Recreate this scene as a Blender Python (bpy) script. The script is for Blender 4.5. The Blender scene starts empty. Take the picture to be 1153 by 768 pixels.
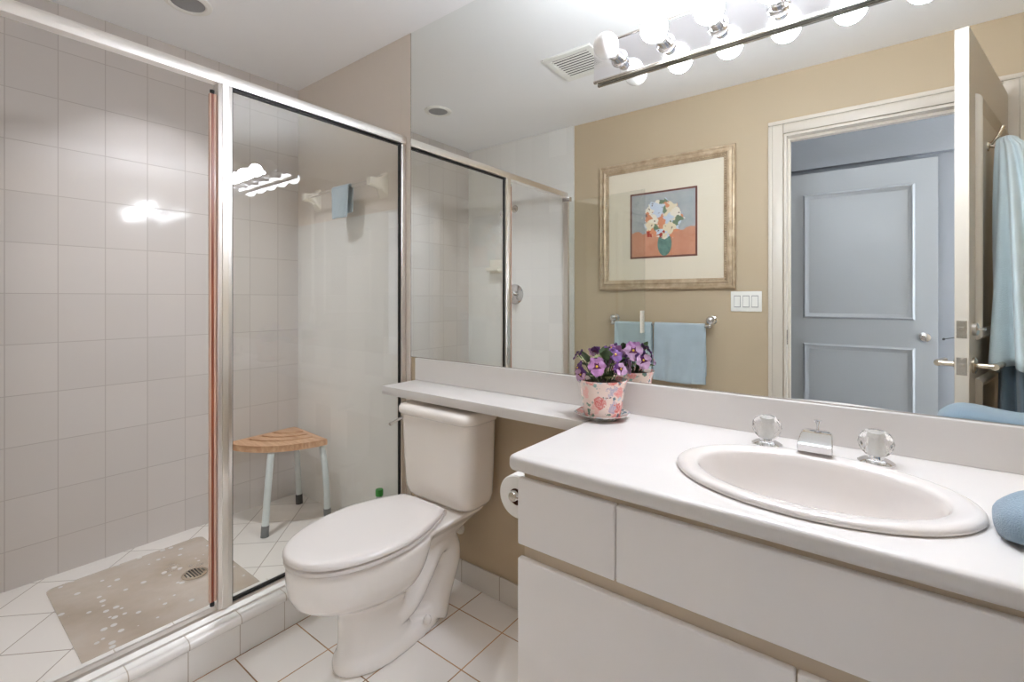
import bpy, bmesh, math, random
from mathutils import Vector, Matrix
PI = math.pi
random.seed(7)
S = bpy.context.scene
C = S.collection

# ------------------------------------------------------------------ camera
cam = bpy.data.objects.new('camera', bpy.data.cameras.new('camera'))
C.objects.link(cam)
cam.location = (0.0, 0.0, 1.2026)
cam.rotation_euler = (PI/2, 0, math.radians(37.34))
cam.data.sensor_width = 36.0
cam.data.lens = 36.0*529/1153
cam.data.shift_y = -48/1153
cam.data.clip_start = 0.01
S.camera = cam
# ------------------------------------------------------------------ world / lights / exposure
w = bpy.data.worlds.new('world'); S.world = w; w.use_nodes = True
w.node_tree.nodes['Background'].inputs[0].default_value = (0.75, 0.82, 1, 1)
w.node_tree.nodes['Background'].inputs[1].default_value = 0.2
S.view_settings.view_transform = 'Standard'
S.view_settings.look = 'None'
S.view_settings.gamma = 1.0
S.view_settings.use_curve_mapping = False
S.view_settings.exposure = 1.90
BULB = 31.0            # lamp radiance of a lit globe
BULB_COL = (0.955, 1.0, 1.11)
def area(name, loc, rot, sx, sy, power, col):
    l = bpy.data.lights.new(name, 'AREA'); l.shape = 'RECTANGLE'; l.size = sx; l.size_y = sy
    l.energy = power; l.color = col
    o = bpy.data.objects.new(name, l); C.objects.link(o); o.location = loc; o.rotation_euler = rot
    return o
area('hall_top_fill', (0.0, -0.46, 2.425), (0, 0, 0), 1.2, 0.5, 0.7, (0.82, 0.88, 1.0))  # added cool light under the hall ceiling, no fitting there
area('hall_side_fill', (1.38, -0.50, 1.35), (0, -PI/2, 0), 1.9, 0.66, 33, (0.91, 0.92, 1.0))  # added fill from the hall side into the bathroom, no window there
SHOWER_FILL = 1.5       # W, narrow-beam fill added below the unlit shower downlight
try:
    S.cycles.transparent_max_bounces = 24
    S.cycles.max_bounces = 18
    S.cycles.glossy_bounces = 8
    S.cycles.diffuse_bounces = 12
    S.cycles.sample_clamp_indirect = 6.0
    S.cycles.use_denoising = True
except Exception:
    pass

# ------------------------------------------------------------------ material helpers
def srgb(r, g, b):
    f = lambda c: (c/255/12.92) if c/255 <= 0.04045 else ((c/255+0.055)/1.055)**2.4
    return (f(r), f(g), f(b), 1.0)
def new_mat(name):
    m = bpy.data.materials.new(name); m.use_nodes = True
    nt = m.node_tree
    return m, nt, nt.nodes['Principled BSDF'], nt.nodes['Material Output']
def setp(b, **k):
    names = {'col': 'Base Color', 'rough': 'Roughness', 'metal': 'Metallic', 'spec': 'Specular IOR Level',
             'coat': 'Coat Weight', 'coat_rough': 'Coat Roughness', 'trans': 'Transmission Weight', 'ior': 'IOR', 'alpha': 'Alpha',
             'sheen': 'Sheen Weight', 'sss': 'Subsurface Weight', 'emit': 'Emission Strength', 'ecol': 'Emission Color'}
    for a, v in k.items():
        b.inputs[names[a]].default_value = v
def math_n(nt, op, a, b=None, c=None):
    n = nt.nodes.new('ShaderNodeMath'); n.operation = op
    for i, v in enumerate((a, b, c)):
        if v is None: continue
        if hasattr(v, 'is_output'): nt.links.new(v, n.inputs[i])
        else: n.inputs[i].default_value = v
    return n.outputs[0]
def mixc(nt, fac, a, b):
    n = nt.nodes.new('ShaderNodeMix'); n.data_type = 'RGBA'
    for i, v in ((0, fac), (6, a), (7, b)):
        if hasattr(v, 'is_output'): nt.links.new(v, n.inputs[i])
        else: n.inputs[i].default_value = v
    return n.outputs[2]
def noise(nt, vec, scale, detail=3, rough=0.5):
    n = nt.nodes.new('ShaderNodeTexNoise'); n.inputs['Scale'].default_value = scale
    n.inputs['Detail'].default_value = detail; n.inputs['Roughness'].default_value = rough
    if vec is not None: nt.links.new(vec, n.inputs['Vector'])
    return n.outputs[0]
def ramp(nt, fac, stops, interp='LINEAR'):
    n = nt.nodes.new('ShaderNodeValToRGB'); cr = n.color_ramp; cr.interpolation = interp
    while len(cr.elements) > 1: cr.elements.remove(cr.elements[-1])
    cr.elements[0].position = stops[0][0]; cr.elements[0].color = stops[0][1]
    for p, c in stops[1:]:
        e = cr.elements.new(p); e.color = c
    nt.links.new(fac, n.inputs[0]); return n.outputs[0]
def position(nt): return nt.nodes.new('ShaderNodeNewGeometry').outputs['Position']
def objco(nt): return nt.nodes.new('ShaderNodeTexCoord').outputs['Object']
def sep(nt, v):
    n = nt.nodes.new('ShaderNodeSeparateXYZ'); nt.links.new(v, n.inputs[0]); return n.outputs
def bump(nt, b, h, strength, dist=0.001):
    n = nt.nodes.new('ShaderNodeBump'); n.inputs['Strength'].default_value = strength; n.inputs['Distance'].default_value = dist
    nt.links.new(h, n.inputs['Height']); nt.links.new(n.outputs[0], b.inputs['Normal'])
def plain(name, col, rough=0.5, metal=0.0, noise_scale=0, noise_amt=0.05, bump_s=0.0, bump_scale=200, **k):
    m, nt, b, o = new_mat(name)
    setp(b, col=col, rough=rough, metal=metal, **k)
    if noise_scale:
        f = noise(nt, objco(nt), noise_scale, 4)
        d = tuple(c*(1-noise_amt*2) for c in col[:3])+(1,)
        nt.links.new(mixc(nt, f, d, tuple(min(1, c*(1+noise_amt)) for c in col[:3])+(1,)), b.inputs['Base Color'])
    if bump_s:
        bump(nt, b, noise(nt, objco(nt), bump_scale, 3), bump_s, 0.002)
    return m
def line_mask(nt, v, size, off, w):
    d = math_n(nt, 'DIVIDE', math_n(nt, 'SUBTRACT', v, off), size)
    fr = math_n(nt, 'FRACT', math_n(nt, 'ADD', d, 100.5))
    dist = math_n(nt, 'MULTIPLY', math_n(nt, 'ABSOLUTE', math_n(nt, 'SUBTRACT', fr, 0.5)), size)
    return math_n(nt, 'LESS_THAN', dist, w/2), math_n(nt, 'FLOOR', math_n(nt, 'ADD', d, 100.0))
def tile_mat(name, tile, grout, a, sa, oa, bx, sb, ob, gw, rough=0.08, rot=0.0, var=0.03, grout_var=0.0, tilt=0.35):
    m, nt, b, o = new_mat(name)
    p = position(nt)
    if rot:
        mp = nt.nodes.new('ShaderNodeMapping'); mp.inputs['Rotation'].default_value = (0, 0, rot)
        nt.links.new(p, mp.inputs[0]); p = mp.outputs[0]
    s = sep(nt, p); ax = {'x': 0, 'y': 1, 'z': 2}
    la, ca = line_mask(nt, s[ax[a]], sa, oa, gw); lb, cb = line_mask(nt, s[ax[bx]], sb, ob, gw)
    g = math_n(nt, 'MAXIMUM', la, lb)
    cid = nt.nodes.new('ShaderNodeCombineXYZ'); nt.links.new(ca, cid.inputs[0]); nt.links.new(cb, cid.inputs[1])
    wn = nt.nodes.new('ShaderNodeTexWhiteNoise'); nt.links.new(cid.outputs[0], wn.inputs['Vector'])
    dk = tuple(c*(1-var*2) for c in tile[:3])+(1,)
    tc = mixc(nt, wn.outputs[0], dk, tile)
    gc = grout
    if grout_var:
        gc = mixc(nt, ramp(nt, noise(nt, position(nt), 6, 2), [(0.38, (0, 0, 0, 1)), (0.62, (1, 1, 1, 1))]), grout, tuple(min(1, x*(1+grout_var)) for x in grout[:3])+(1,))
    nt.links.new(mixc(nt, g, tc, gc), b.inputs['Base Color'])
    rr = math_n(nt, 'ADD', math_n(nt, 'MULTIPLY', g, 0.6), rough); nt.links.new(rr, b.inputs['Roughness'])
    h = math_n(nt, 'ADD', math_n(nt, 'MULTIPLY', g, -1.0), math_n(nt, 'MULTIPLY', noise(nt, position(nt), 9, 1), tilt))
    bump(nt, b, h, 0.35, 0.0015)
    return m

# ------------------------------------------------------------------ materials
M = {}
M['paint'] = plain('tan_wall_paint', srgb(191, 173, 146), 0.6, bump_s=0.08, bump_scale=160)
M['ceiling'] = plain('ceiling_paint', srgb(245, 245, 245), 0.75, bump_s=0.06, bump_scale=120)
M['shower_paint'] = plain('greige_shower_paint', srgb(220, 211, 201), 0.6, bump_s=0.08, bump_scale=160)
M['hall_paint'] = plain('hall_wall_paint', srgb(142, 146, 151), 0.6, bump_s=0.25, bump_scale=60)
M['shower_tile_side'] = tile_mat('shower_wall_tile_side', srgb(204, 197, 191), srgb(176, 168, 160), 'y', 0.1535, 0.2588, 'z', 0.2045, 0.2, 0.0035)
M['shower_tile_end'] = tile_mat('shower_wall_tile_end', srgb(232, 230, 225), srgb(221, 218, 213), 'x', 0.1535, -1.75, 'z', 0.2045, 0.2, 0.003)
M['shower_floor'] = tile_mat('shower_floor_tile', srgb(226, 220, 212), srgb(150, 140, 128), 'x', 0.2117, -1.306, 'y', 0.2117, -1.657, 0.004, 0.15, rot=PI/4)
M['floor'] = tile_mat('floor_tile', srgb(246, 242, 237), srgb(150, 116, 84), 'x', 0.2117, -1.053, 'y', 0.2117, 1.321, 0.0042, 0.12, grout_var=0.7)
M['curb_tile'] = tile_mat('curb_tile', srgb(228, 224, 218), srgb(176, 165, 150), 'y', 0.1515, 0.552, 'z', 0.5, -0.1, 0.003)
M['base_tile'] = tile_mat('baseboard_tile', srgb(224, 220, 214), srgb(160, 148, 130), 'x', 0.205, -1.375, 'z', 0.5, -0.2, 0.003)
M['trim'] = plain('cream_trim_paint', srgb(213, 204, 191), 0.35)
M['door'] = plain('white_door_paint', srgb(196, 187, 174), 0.35)
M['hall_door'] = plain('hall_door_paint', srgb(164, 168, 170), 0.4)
M['chrome'] = plain('chrome', (0.80, 0.80, 0.81, 1), 0.07, 1.0)
M['satin'] = plain('satin_aluminium', (0.86, 0.83, 0.79, 1), 0.28, 1.0)
M['brass'] = plain('aged_brass_nickel', (0.72, 0.64, 0.52, 1), 0.22, 1.0)
M['nickel'] = plain('nickel', (0.62, 0.58, 0.53, 1), 0.25, 1.0)
M['gasket'] = plain('black_gasket', srgb(18, 14, 10), 0.5)
M['laminate'] = plain('white_laminate', srgb(221, 217, 213), 0.28)
M['cabinet'] = plain('white_cabinet', srgb(243, 239, 236), 0.32)
M['almond'] = plain('almond_carcass', srgb(206, 190, 168), 0.4)
M['porcelain'] = plain('porcelain', srgb(247, 243, 238), 0.06, coat=0.5, coat_rough=0.03)
M['bisque'] = plain('bisque_porcelain', srgb(247, 241, 234), 0.08, coat=0.5, coat_rough=0.03)
M['seat'] = plain('toilet_seat_plastic', srgb(226, 220, 215), 0.14)
M['sink'] = plain('sink_porcelain', srgb(224, 218, 213), 0.07, coat=0.5, coat_rough=0.03)
M['ceramic'] = plain('cream_ceramic', srgb(238, 232, 220), 0.15)
M['white_plastic'] = plain('white_plastic', srgb(238, 236, 230), 0.35)
M['lens'] = plain('grey_lamp_lens', srgb(150, 150, 150), 0.3)
M['dark'] = plain('recess_shade', srgb(40, 38, 36), 0.8)  # shade inside openings, put in as a near-black colour
M['grey_rubber'] = plain('grey_rubber', srgb(112, 114, 114), 0.6)
M['dark_rubber'] = plain('dark_rubber', srgb(28, 28, 28), 0.6)
M['leg_alu'] = plain('powder_white_tube', srgb(208, 214, 212), 0.35)
M['green_cap'] = plain('green_plastic', srgb(30, 140, 48), 0.3)
M['card'] = plain('brown_cardboard', srgb(92, 48, 30), 0.8)
M['paper'] = plain('tissue_paper', srgb(244, 241, 236), 0.9, bump_s=0.2, bump_scale=300)
M['mat_board'] = plain('cream_mat_board', srgb(238, 228, 208), 0.8)
M['soil'] = plain('dark_soil', srgb(62, 38, 26), 0.9, noise_scale=80, noise_amt=0.3, bump_s=0.8, bump_scale=120)
def cloth(name, col):
    m, nt, b, o = new_mat(name); setp(b, col=col, rough=0.9, sheen=0.35)
    oc = objco(nt)
    n1 = noise(nt, oc, 420, 2); n2 = noise(nt, oc, 14, 3)
    nt.links.new(mixc(nt, n2, tuple(c*0.86 for c in col[:3])+(1,), tuple(min(1, c*1.08) for c in col[:3])+(1,)), b.inputs['Base Color'])
    bump(nt, b, n1, 0.6, 0.003); return m
M['towel'] = cloth('pale_blue_terry', srgb(174, 192, 197))
M['towel_b'] = cloth('blue_terry', srgb(176, 191, 199))
M['towel_c'] = cloth('dusty_blue_terry', srgb(128, 148, 162))
M['towel_d'] = cloth('aqua_terry', srgb(202, 216, 220))
# mirror
m, nt, b, o = new_mat('mirror_silver'); setp(b, col=(0.885, 0.905, 0.885, 1), rough=0.0, metal=1.0); M['mirror'] = m
# thin architectural glass: part of the light is reflected (by facing angle), the rest goes straight through
def glass(name, tint, f0=0.04):
    m = bpy.data.materials.new(name); m.use_nodes = True; nt = m.node_tree
    for n in list(nt.nodes):
        if n.type != 'OUTPUT_MATERIAL': nt.nodes.remove(n)
    out = [n for n in nt.nodes if n.type == 'OUTPUT_MATERIAL'][0]
    tr = nt.nodes.new('ShaderNodeBsdfTransparent'); tr.inputs[0].default_value = tint
    gl = nt.nodes.new('ShaderNodeBsdfGlossy'); gl.inputs['Roughness'].default_value = 0.0
    lw = nt.nodes.new('ShaderNodeLayerWeight'); lw.inputs['Blend'].default_value = 0.5
    f = math_n(nt, 'ADD', math_n(nt, 'MULTIPLY', math_n(nt, 'POWER', lw.outputs['Facing'], 5.0), 0.9), f0)
    mx = nt.nodes.new('ShaderNodeMixShader'); nt.links.new(f, mx.inputs[0])
    nt.links.new(tr.outputs[0], mx.inputs[1]); nt.links.new(gl.outputs[0], mx.inputs[2]); nt.links.new(mx.outputs[0], out.inputs[0])
    return m
M['glass'] = glass('shower_glass', (0.978, 0.985, 0.975, 1), 0.042)
M['picture_glass'] = glass('picture_glass', (0.99, 0.99, 0.99, 1), 0.03)
m, nt, b, o = new_mat('cut_acrylic'); setp(b, col=(0.97, 0.97, 0.97, 1), rough=0.02, trans=1.0, ior=1.45); M['acrylic'] = m
m, nt, b, o = new_mat('clear_bottle_plastic'); setp(b, col=(0.86, 0.9, 0.88, 1), rough=0.15, trans=0.6, ior=1.3); M['bottle'] = m
m, nt, b, o = new_mat('rust_vinyl')
f = noise(nt, position(nt), 5, 3)
nt.links.new(ramp(nt, f, [(0.3, srgb(150, 84, 54)), (0.7, srgb(116, 50, 32))]), b.inputs['Base Color']); setp(b, rough=0.3); M['vinyl'] = m
m, nt, b, o = new_mat('clear_vinyl'); setp(b, col=srgb(226, 190, 168), rough=0.2, alpha=0.75); M['vinyl_clear'] = m
# globes
def globe(name, strength):
    m, nt, b, o = new_mat(name); setp(b, col=(0.9, 0.89, 0.87, 1), rough=0.25, ecol=BULB_COL+(1,), emit=strength); return m
M['bulb_on'] = globe('lit_opal_globe', BULB); M['bulb_off'] = globe('unlit_opal_globe', 0.0)
# teak
m, nt, b, o = new_mat('teak'); oc = objco(nt)
mp = nt.nodes.new('ShaderNodeMapping'); mp.inputs['Rotation'].default_value = (0, 0, 0.7); mp.inputs['Scale'].default_value = (6, 60, 20); nt.links.new(oc, mp.inputs[0])
nt.links.new(ramp(nt, noise(nt, mp.outputs[0], 1.5, 5), [(0.3, srgb(186, 138, 102)), (0.7, srgb(216, 176, 140))]), b.inputs['Base Color']); setp(b, rough=0.4); M['teak'] = m
# gold-silver frame
m, nt, b, o = new_mat('champagne_gilt'); oc = objco(nt)
nt.links.new(ramp(nt, noise(nt, oc, 25, 3), [(0.35, srgb(182, 160, 132)), (0.65, srgb(204, 184, 156))]), b.inputs['Base Color']); setp(b, rough=0.35, metal=0.35); M['gilt'] = m
# floral transfer on the pot and saucer
def floral(name, base):
    m, nt, b, o = new_mat(name); oc = objco(nt)
    nz = nt.nodes.new('ShaderNodeTexNoise'); nz.inputs['Scale'].default_value = 70; nz.inputs['Detail'].default_value = 2; nt.links.new(oc, nz.inputs['Vector'])
    wp = nt.nodes.new('ShaderNodeMix'); wp.data_type = 'VECTOR'; wp.inputs[0].default_value = 0.03
    nt.links.new(oc, wp.inputs[4]); nt.links.new(nz.outputs['Color'], wp.inputs[5])
    def layer(scale):
        v = nt.nodes.new('ShaderNodeTexVoronoi'); v.inputs['Scale'].default_value = scale; nt.links.new(wp.outputs[1], v.inputs['Vector'])
        return v, sep(nt, v.outputs['Color'])
    vb, cb = layer(62); va, ca = layer(30)
    leafc = ramp(nt, cb[0], [(0.0, srgb(112, 132, 142)), (0.3, srgb(156, 184, 176)), (0.55, srgb(196, 206, 212)), (0.8, srgb(120, 148, 132))], 'CONSTANT')
    lm = math_n(nt, 'MULTIPLY', math_n(nt, 'LESS_THAN', vb.outputs['Distance'], 0.42), math_n(nt, 'GREATER_THAN', cb[1], 0.3))
    c1 = mixc(nt, lm, base, leafc)
    pink = ramp(nt, ca[0], [(0.0, srgb(214, 96, 92)), (0.25, srgb(232, 142, 140)), (0.55, srgb(240, 178, 172)), (0.8, srgb(178, 170, 196))], 'CONSTANT')
    rings = math_n(nt, 'ADD', math_n(nt, 'MULTIPLY', math_n(nt, 'SINE', math_n(nt, 'MULTIPLY', va.outputs['Distance'], 34.0)), 0.22), math_n(nt, 'MULTIPLY', noise(nt, oc, 160, 2), 0.5))
    pk = mixc(nt, rings, pink, base)
    pm = math_n(nt, 'MULTIPLY', math_n(nt, 'LESS_THAN', math_n(nt, 'ADD', va.outputs['Distance'], math_n(nt, 'MULTIPLY', noise(nt, oc, 120, 2), 0.25)), 0.62), math_n(nt, 'GREATER_THAN', ca[1], 0.28))
    nt.links.new(mixc(nt, pm, c1, pk), b.inputs['Base Color']); setp(b, rough=0.15, coat=0.4); return m
M['floral'] = floral('floral_pot_glaze', srgb(238, 216, 206))
M['floral_dish'] = floral('floral_saucer_glaze', srgb(206, 204, 198))
M['petal'] = plain('lilac_petal', srgb(190, 136, 190), 0.6, noise_scale=60, noise_amt=0.2)
M['petal_dark'] = plain('violet_petal', srgb(104, 58, 128), 0.6, noise_scale=60, noise_amt=0.25)
M['petal_pale'] = plain('mauve_petal', srgb(206, 166, 202), 0.6, noise_scale=60, noise_amt=0.2)
M['petal_eye'] = plain('plum_petal_eye', srgb(92, 24, 74), 0.6)
M['yellow'] = plain('yellow_eye', srgb(226, 190, 60), 0.6)
M['leaf'] = plain('dark_green_leaf', srgb(62, 84, 44), 0.5, noise_scale=30, noise_amt=0.3)
M['leaf_pale'] = plain('pale_green_leaf', srgb(150, 160, 112), 0.55, noise_scale=30, noise_amt=0.2)
# rubber bath mat, see-through
m, nt, b, o = new_mat('cloudy_bath_mat'); p = position(nt)
v = nt.nodes.new('ShaderNodeTexVoronoi'); v.inputs['Scale'].default_value = 27; nt.links.new(p, v.inputs['Vector'])
sp = math_n(nt, 'MULTIPLY', math_n(nt, 'LESS_THAN', v.outputs['Distance'], 0.26), math_n(nt, 'GREATER_THAN', sep(nt, v.outputs['Color'])[1], 0.45))
base = ramp(nt, noise(nt, p, 5, 4), [(0.3, srgb(196, 178, 158)), (0.7, srgb(218, 206, 192))])
nt.links.new(mixc(nt, sp, base, srgb(244, 240, 234)), b.inputs['Base Color']); setp(b, rough=0.22, alpha=0.48)
bump(nt, b, v.outputs['Distance'], 0.4, 0.004); M['bath_mat'] = m
# loose abstract flower print (generic colours)
m, nt, b, o = new_mat('abstract_print'); oc = objco(nt); s = sep(nt, oc)
n1 = noise(nt, oc, 9, 4)
zz = math_n(nt, 'ADD', s[2], math_n(nt, 'MULTIPLY', math_n(nt, 'SUBTRACT', n1, 0.5), 0.16))
bg = mixc(nt, math_n(nt, 'GREATER_THAN', zz, 0.375), mixc(nt, noise(nt, oc, 14, 4), srgb(196, 124, 92), srgb(226, 170, 140)), mixc(nt, noise(nt, oc, 18, 4), srgb(150, 160, 166), srgb(200, 200, 198)))
v = nt.nodes.new('ShaderNodeTexVoronoi'); v.inputs['Scale'].default_value = 23; v.inputs['Randomness'].default_value = 0.9
wp = nt.nodes.new('ShaderNodeMix'); wp.data_type = 'VECTOR'; wp.inputs[0].default_value = 0.06; nt.links.new(oc, wp.inputs[4])
nz = nt.nodes.new('ShaderNodeTexNoise'); nz.inputs['Scale'].default_value = 30; nt.links.new(oc, nz.inputs['Vector']); nt.links.new(nz.outputs['Color'], wp.inputs[5]); nt.links.new(wp.outputs[1], v.inputs['Vector'])
vc = sep(nt, v.outputs['Color'])
fl = ramp(nt, vc[0], [(0, srgb(236, 222, 190)), (0.25, srgb(206, 218, 232)), (0.45, srgb(226, 150, 112)), (0.6, srgb(178, 62, 44)), (0.7, srgb(240, 232, 214)), (0.9, srgb(120, 140, 112))], 'CONSTANT')
fl = mixc(nt, math_n(nt, 'LESS_THAN', v.outputs['Distance'], 0.16), fl, srgb(120, 104, 100))
dx = math_n(nt, 'DIVIDE', math_n(nt, 'SUBTRACT', s[0], 0.0), 0.13); dz = math_n(nt, 'DIVIDE', math_n(nt, 'SUBTRACT', s[2], 0.45), 0.125)
r2 = math_n(nt, 'ADD', math_n(nt, 'MULTIPLY', dx, dx), math_n(nt, 'MULTIPLY', dz, dz))
mask = math_n(nt, 'LESS_THAN', math_n(nt, 'ADD', r2, math_n(nt, 'MULTIPLY', math_n(nt, 'SUBTRACT', noise(nt, oc, 22, 3), 0.5), 1.6)), 1.0)
dx2 = math_n(nt, 'DIVIDE', math_n(nt, 'SUBTRACT', s[0], 0.015), 0.045); dz2 = math_n(nt, 'DIVIDE', math_n(nt, 'SUBTRACT', s[2], 0.29), 0.075)
m2 = math_n(nt, 'LESS_THAN', math_n(nt, 'ADD', math_n(nt, 'MULTIPLY', dx2, dx2), math_n(nt, 'MULTIPLY', dz2, dz2)), 1.0)
c1 = mixc(nt, m2, bg, mixc(nt, noise(nt, oc, 40, 3), srgb(60, 100, 92), srgb(130, 168, 156)))
nt.links.new(mixc(nt, mask, c1, fl), b.inputs['Base Color']); setp(b, rough=0.7); M['print'] = m
M['print_edge'] = plain('rust_print_border', srgb(128, 78, 62), 0.7, noise_scale=60, noise_amt=0.3)

# ------------------------------------------------------------------ mesh helpers
def BM(): return bmesh.new()
def merge(dst, src):
    me = bpy.data.meshes.new('tmp'); src.to_mesh(me); src.free(); dst.from_mesh(me); bpy.data.meshes.remove(me)
def box(bm, x0, x1, y0, y1, z0, z1, bev=0.0, seg=2):
    t = bmesh.new()
    bmesh.ops.create_cube(t, size=1.0)
    bmesh.ops.scale(t, vec=(x1-x0, y1-y0, z1-z0), verts=t.verts)
    bmesh.ops.translate(t, vec=((x0+x1)/2, (y0+y1)/2, (z0+z1)/2), verts=t.verts)
    if bev: bmesh.ops.bevel(t, geom=t.edges[:], offset=bev, segments=seg, affect='EDGES', profile=0.5)
    merge(bm, t); return bm
def loft(bm, rings, cap0=True, cap1=True, closed=True):
    vs = [[bm.verts.new(p) for p in r] for r in rings]
    n = len(rings[0])
    for a, b_ in zip(vs[:-1], vs[1:]):
        for i in range(n if closed else n-1):
            j = (i+1) % n
            bm.faces.new((a[i], a[j], b_[j], b_[i]))
    if cap0 and closed: bm.faces.new(vs[0][::-1])
    if cap1 and closed: bm.faces.new(vs[-1])
    bmesh.ops.recalc_face_normals(bm, faces=bm.faces[:])
    return bm
def frame_of(d):
    d = d.normalized(); up = Vector((0, 0, 1)) if abs(d.z) < 0.95 else Vector((1, 0, 0))
    a = d.cross(up).normalized(); return a, d.cross(a).normalized()
def tube(bm, pts, r, seg=14, sx=1.0, smooth=0):
    pts = [Vector(p) for p in pts]
    rad = list(r) if isinstance(r, (list, tuple)) else [r]*len(pts)
    for _ in range(smooth):                       # corner cutting
        q = [pts[0]]; rr = [rad[0]]
        for i in range(len(pts)-1):
            q += [pts[i]*0.75+pts[i+1]*0.25, pts[i]*0.25+pts[i+1]*0.75]; rr += [rad[i]*0.75+rad[i+1]*0.25, rad[i]*0.25+rad[i+1]*0.75]
        q.append(pts[-1]); rr.append(rad[-1]); pts, rad = q, rr
    t = bmesh.new(); rings = []; a = None
    for i, p in enumerate(pts):
        d = (pts[min(i+1, len(pts)-1)]-pts[max(i-1, 0)]).normalized()
        if a is None: a, b_ = frame_of(d)
        else:
            a = (a-d*a.dot(d)).normalized(); b_ = d.cross(a)
        rings.append([p+(a*math.cos(2*PI*k/seg)*sx+b_*math.sin(2*PI*k/seg))*rad[i] for k in range(seg)])
    loft(t, rings); merge(bm, t); return bm
def lathe(bm, prof, c=(0, 0, 0), axis=(0, 0, 1), seg=32, sx=1.0, cap=True):
    ax = Vector(axis).normalized(); a, b_ = frame_of(ax); c = Vector(c); t = bmesh.new()
    rings = [[c+ax*z+(a*math.cos(2*PI*k/seg)*sx+b_*math.sin(2*PI*k/seg))*max(r, 1e-4) for k in range(seg)] for r, z in prof]
    loft(t, rings, cap, cap); merge(bm, t); return bm
def ball(bm, c, r, sc=(1, 1, 1), u=20, v=12):
    t = bmesh.new(); bmesh.ops.create_uvsphere(t, u_segments=u, v_segments=v, radius=r)
    bmesh.ops.scale(t, vec=sc, verts=t.verts); bmesh.ops.translate(t, vec=c, verts=t.verts); merge(bm, t); return bm
def rrect(hx, hy, r, n=6):
    pts = []
    for cx, cy, a0 in ((hx-r, hy-r, 0), (-hx+r, hy-r, PI/2), (-hx+r, -hy+r, PI), (hx-r, -hy+r, 3*PI/2)):
        for k in range(n+1):
            a = a0+PI/2*k/n; pts.append((cx+r*math.cos(a), cy+r*math.sin(a)))
    return pts
def rootloc(o):
    while o.parent: o = o.parent
    return o
def obj(name, bm, mat, parent=None, origin=None, local=False, angle=38, smooth=True, mods=None):
    me = bpy.data.meshes.new(name)
    sh = None
    if parent is not None and not local: sh = rootloc(parent).location
    elif origin is not None: sh = Vector(origin)
    if sh is not None: bmesh.ops.translate(bm, vec=-Vector(sh), verts=bm.verts)
    bm.to_mesh(me); bm.free()
    for mm in (mat if isinstance(mat, (list, tuple)) else [mat]): me.materials.append(mm)
    o = bpy.data.objects.new(name, me); C.objects.link(o)
    if parent is not None: o.parent = parent
    elif origin is not None: o.location = origin
    if mods:
        for kind, kw in mods:
            md = o.modifiers.new(kind, kind)
            for k, v in kw.items(): setattr(md, k, v)
        dg = bpy.context.evaluated_depsgraph_get(); dg.update()
        nm = bpy.data.meshes.new_from_object(o.evaluated_get(dg)); o.modifiers.clear()
        old = o.data; o.data = nm; bpy.data.meshes.remove(old); nm.name = name
    if smooth:
        o.data.shade_smooth(); o.data.set_sharp_from_angle(angle=math.radians(angle))
    return o
def tag(o, label, cat, group=None):
    o['label'] = label; o['category'] = cat
    if group: o['group'] = group
    return o
def thing(name, label, cat, loc, rotz=0.0, group=None):
    o = bpy.data.objects.new(name, None); C.objects.link(o); o.empty_display_size = 0.05
    o.location = loc; o.rotation_euler = (0, 0, rotz); return tag(o, label, cat, group)
def onfront(*os):                                   # things fixed to the doorway wall
    for o in os: o.location.y += FO
def struct(name, bm, mat, label, cat, parent=None, **k):
    o = obj(name, bm, mat, parent, **k)
    if parent is None: tag(o, label, cat); o['kind'] = 'structure'
    return o
def sub(name, o):                                   # boolean cut by a bmesh
    me = bpy.data.meshes.new('cut'); name.to_mesh(me); name.free()
    c = bpy.data.objects.new('cut', me); C.objects.link(c); c.location = o.matrix_world.translation if o.parent is None else (0, 0, 0)
    c.location = (0, 0, 0)
    md = o.modifiers.new('b', 'BOOLEAN'); md.operation = 'DIFFERENCE'; md.object = c; md.solver = 'EXACT'
    dg = bpy.context.evaluated_depsgraph_get(); dg.update()
    nm = bpy.data.meshes.new_from_object(o.evaluated_get(dg)); o.modifiers.clear(); o.data = nm
    bpy.data.objects.remove(c); bpy.data.meshes.remove(me)
    nm.shade_smooth(); nm.set_sharp_from_angle(angle=math.radians(38))

# ------------------------------------------------------------------ room shell
XL, XR, YB, H = -2.713, 1.02, 1.461, 2.44          # left wall, right wall, mirror wall, ceiling
XG = -1.75                                          # shower glass plane
DX0, DX1, DZ = -0.376, 0.457, 2.10                    # doorway
FO = -0.045                                         # face of the doorway wall
SF = 0.045                                          # shower floor level
HY = -0.88                                          # hall far wall
struct('floor', box(BM(), -1.69, XR, FO, YB, -0.05, 0.0), M['floor'], 'white square floor tiles with rusty brown grout beside the shower curb', 'floor')
struct('shower_floor', box(BM(), XL, -1.80, FO, YB, -0.05, SF), M['shower_floor'], 'cream diagonal floor tiles inside the shower stall', 'floor')
bm = box(BM(), -1.82, -1.69, FO+0.0005, YB-0.0005, -0.05, 0.105)
tube(bm, [(-1.692, FO+0.001, 0.119), (-1.692, YB-0.001, 0.119)], 0.0165, 16)
box(bm, -1.83, -1.69, FO+0.0005, YB-0.0005, 0.105, 0.1355)
struct('trim_1', bm, M['curb_tile'], 'white tiled shower curb with rounded front edge', 'shower curb')
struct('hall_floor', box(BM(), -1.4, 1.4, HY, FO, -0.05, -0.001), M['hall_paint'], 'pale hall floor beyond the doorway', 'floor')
struct('ceiling', box(BM(), XL-0.1, XR+0.4, HY-0.1, YB+0.1, H, H+0.15), M['ceiling'], 'smooth white ceiling over the bathroom', 'ceiling')
DLX, DLY = -2.27, 0.74
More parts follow.
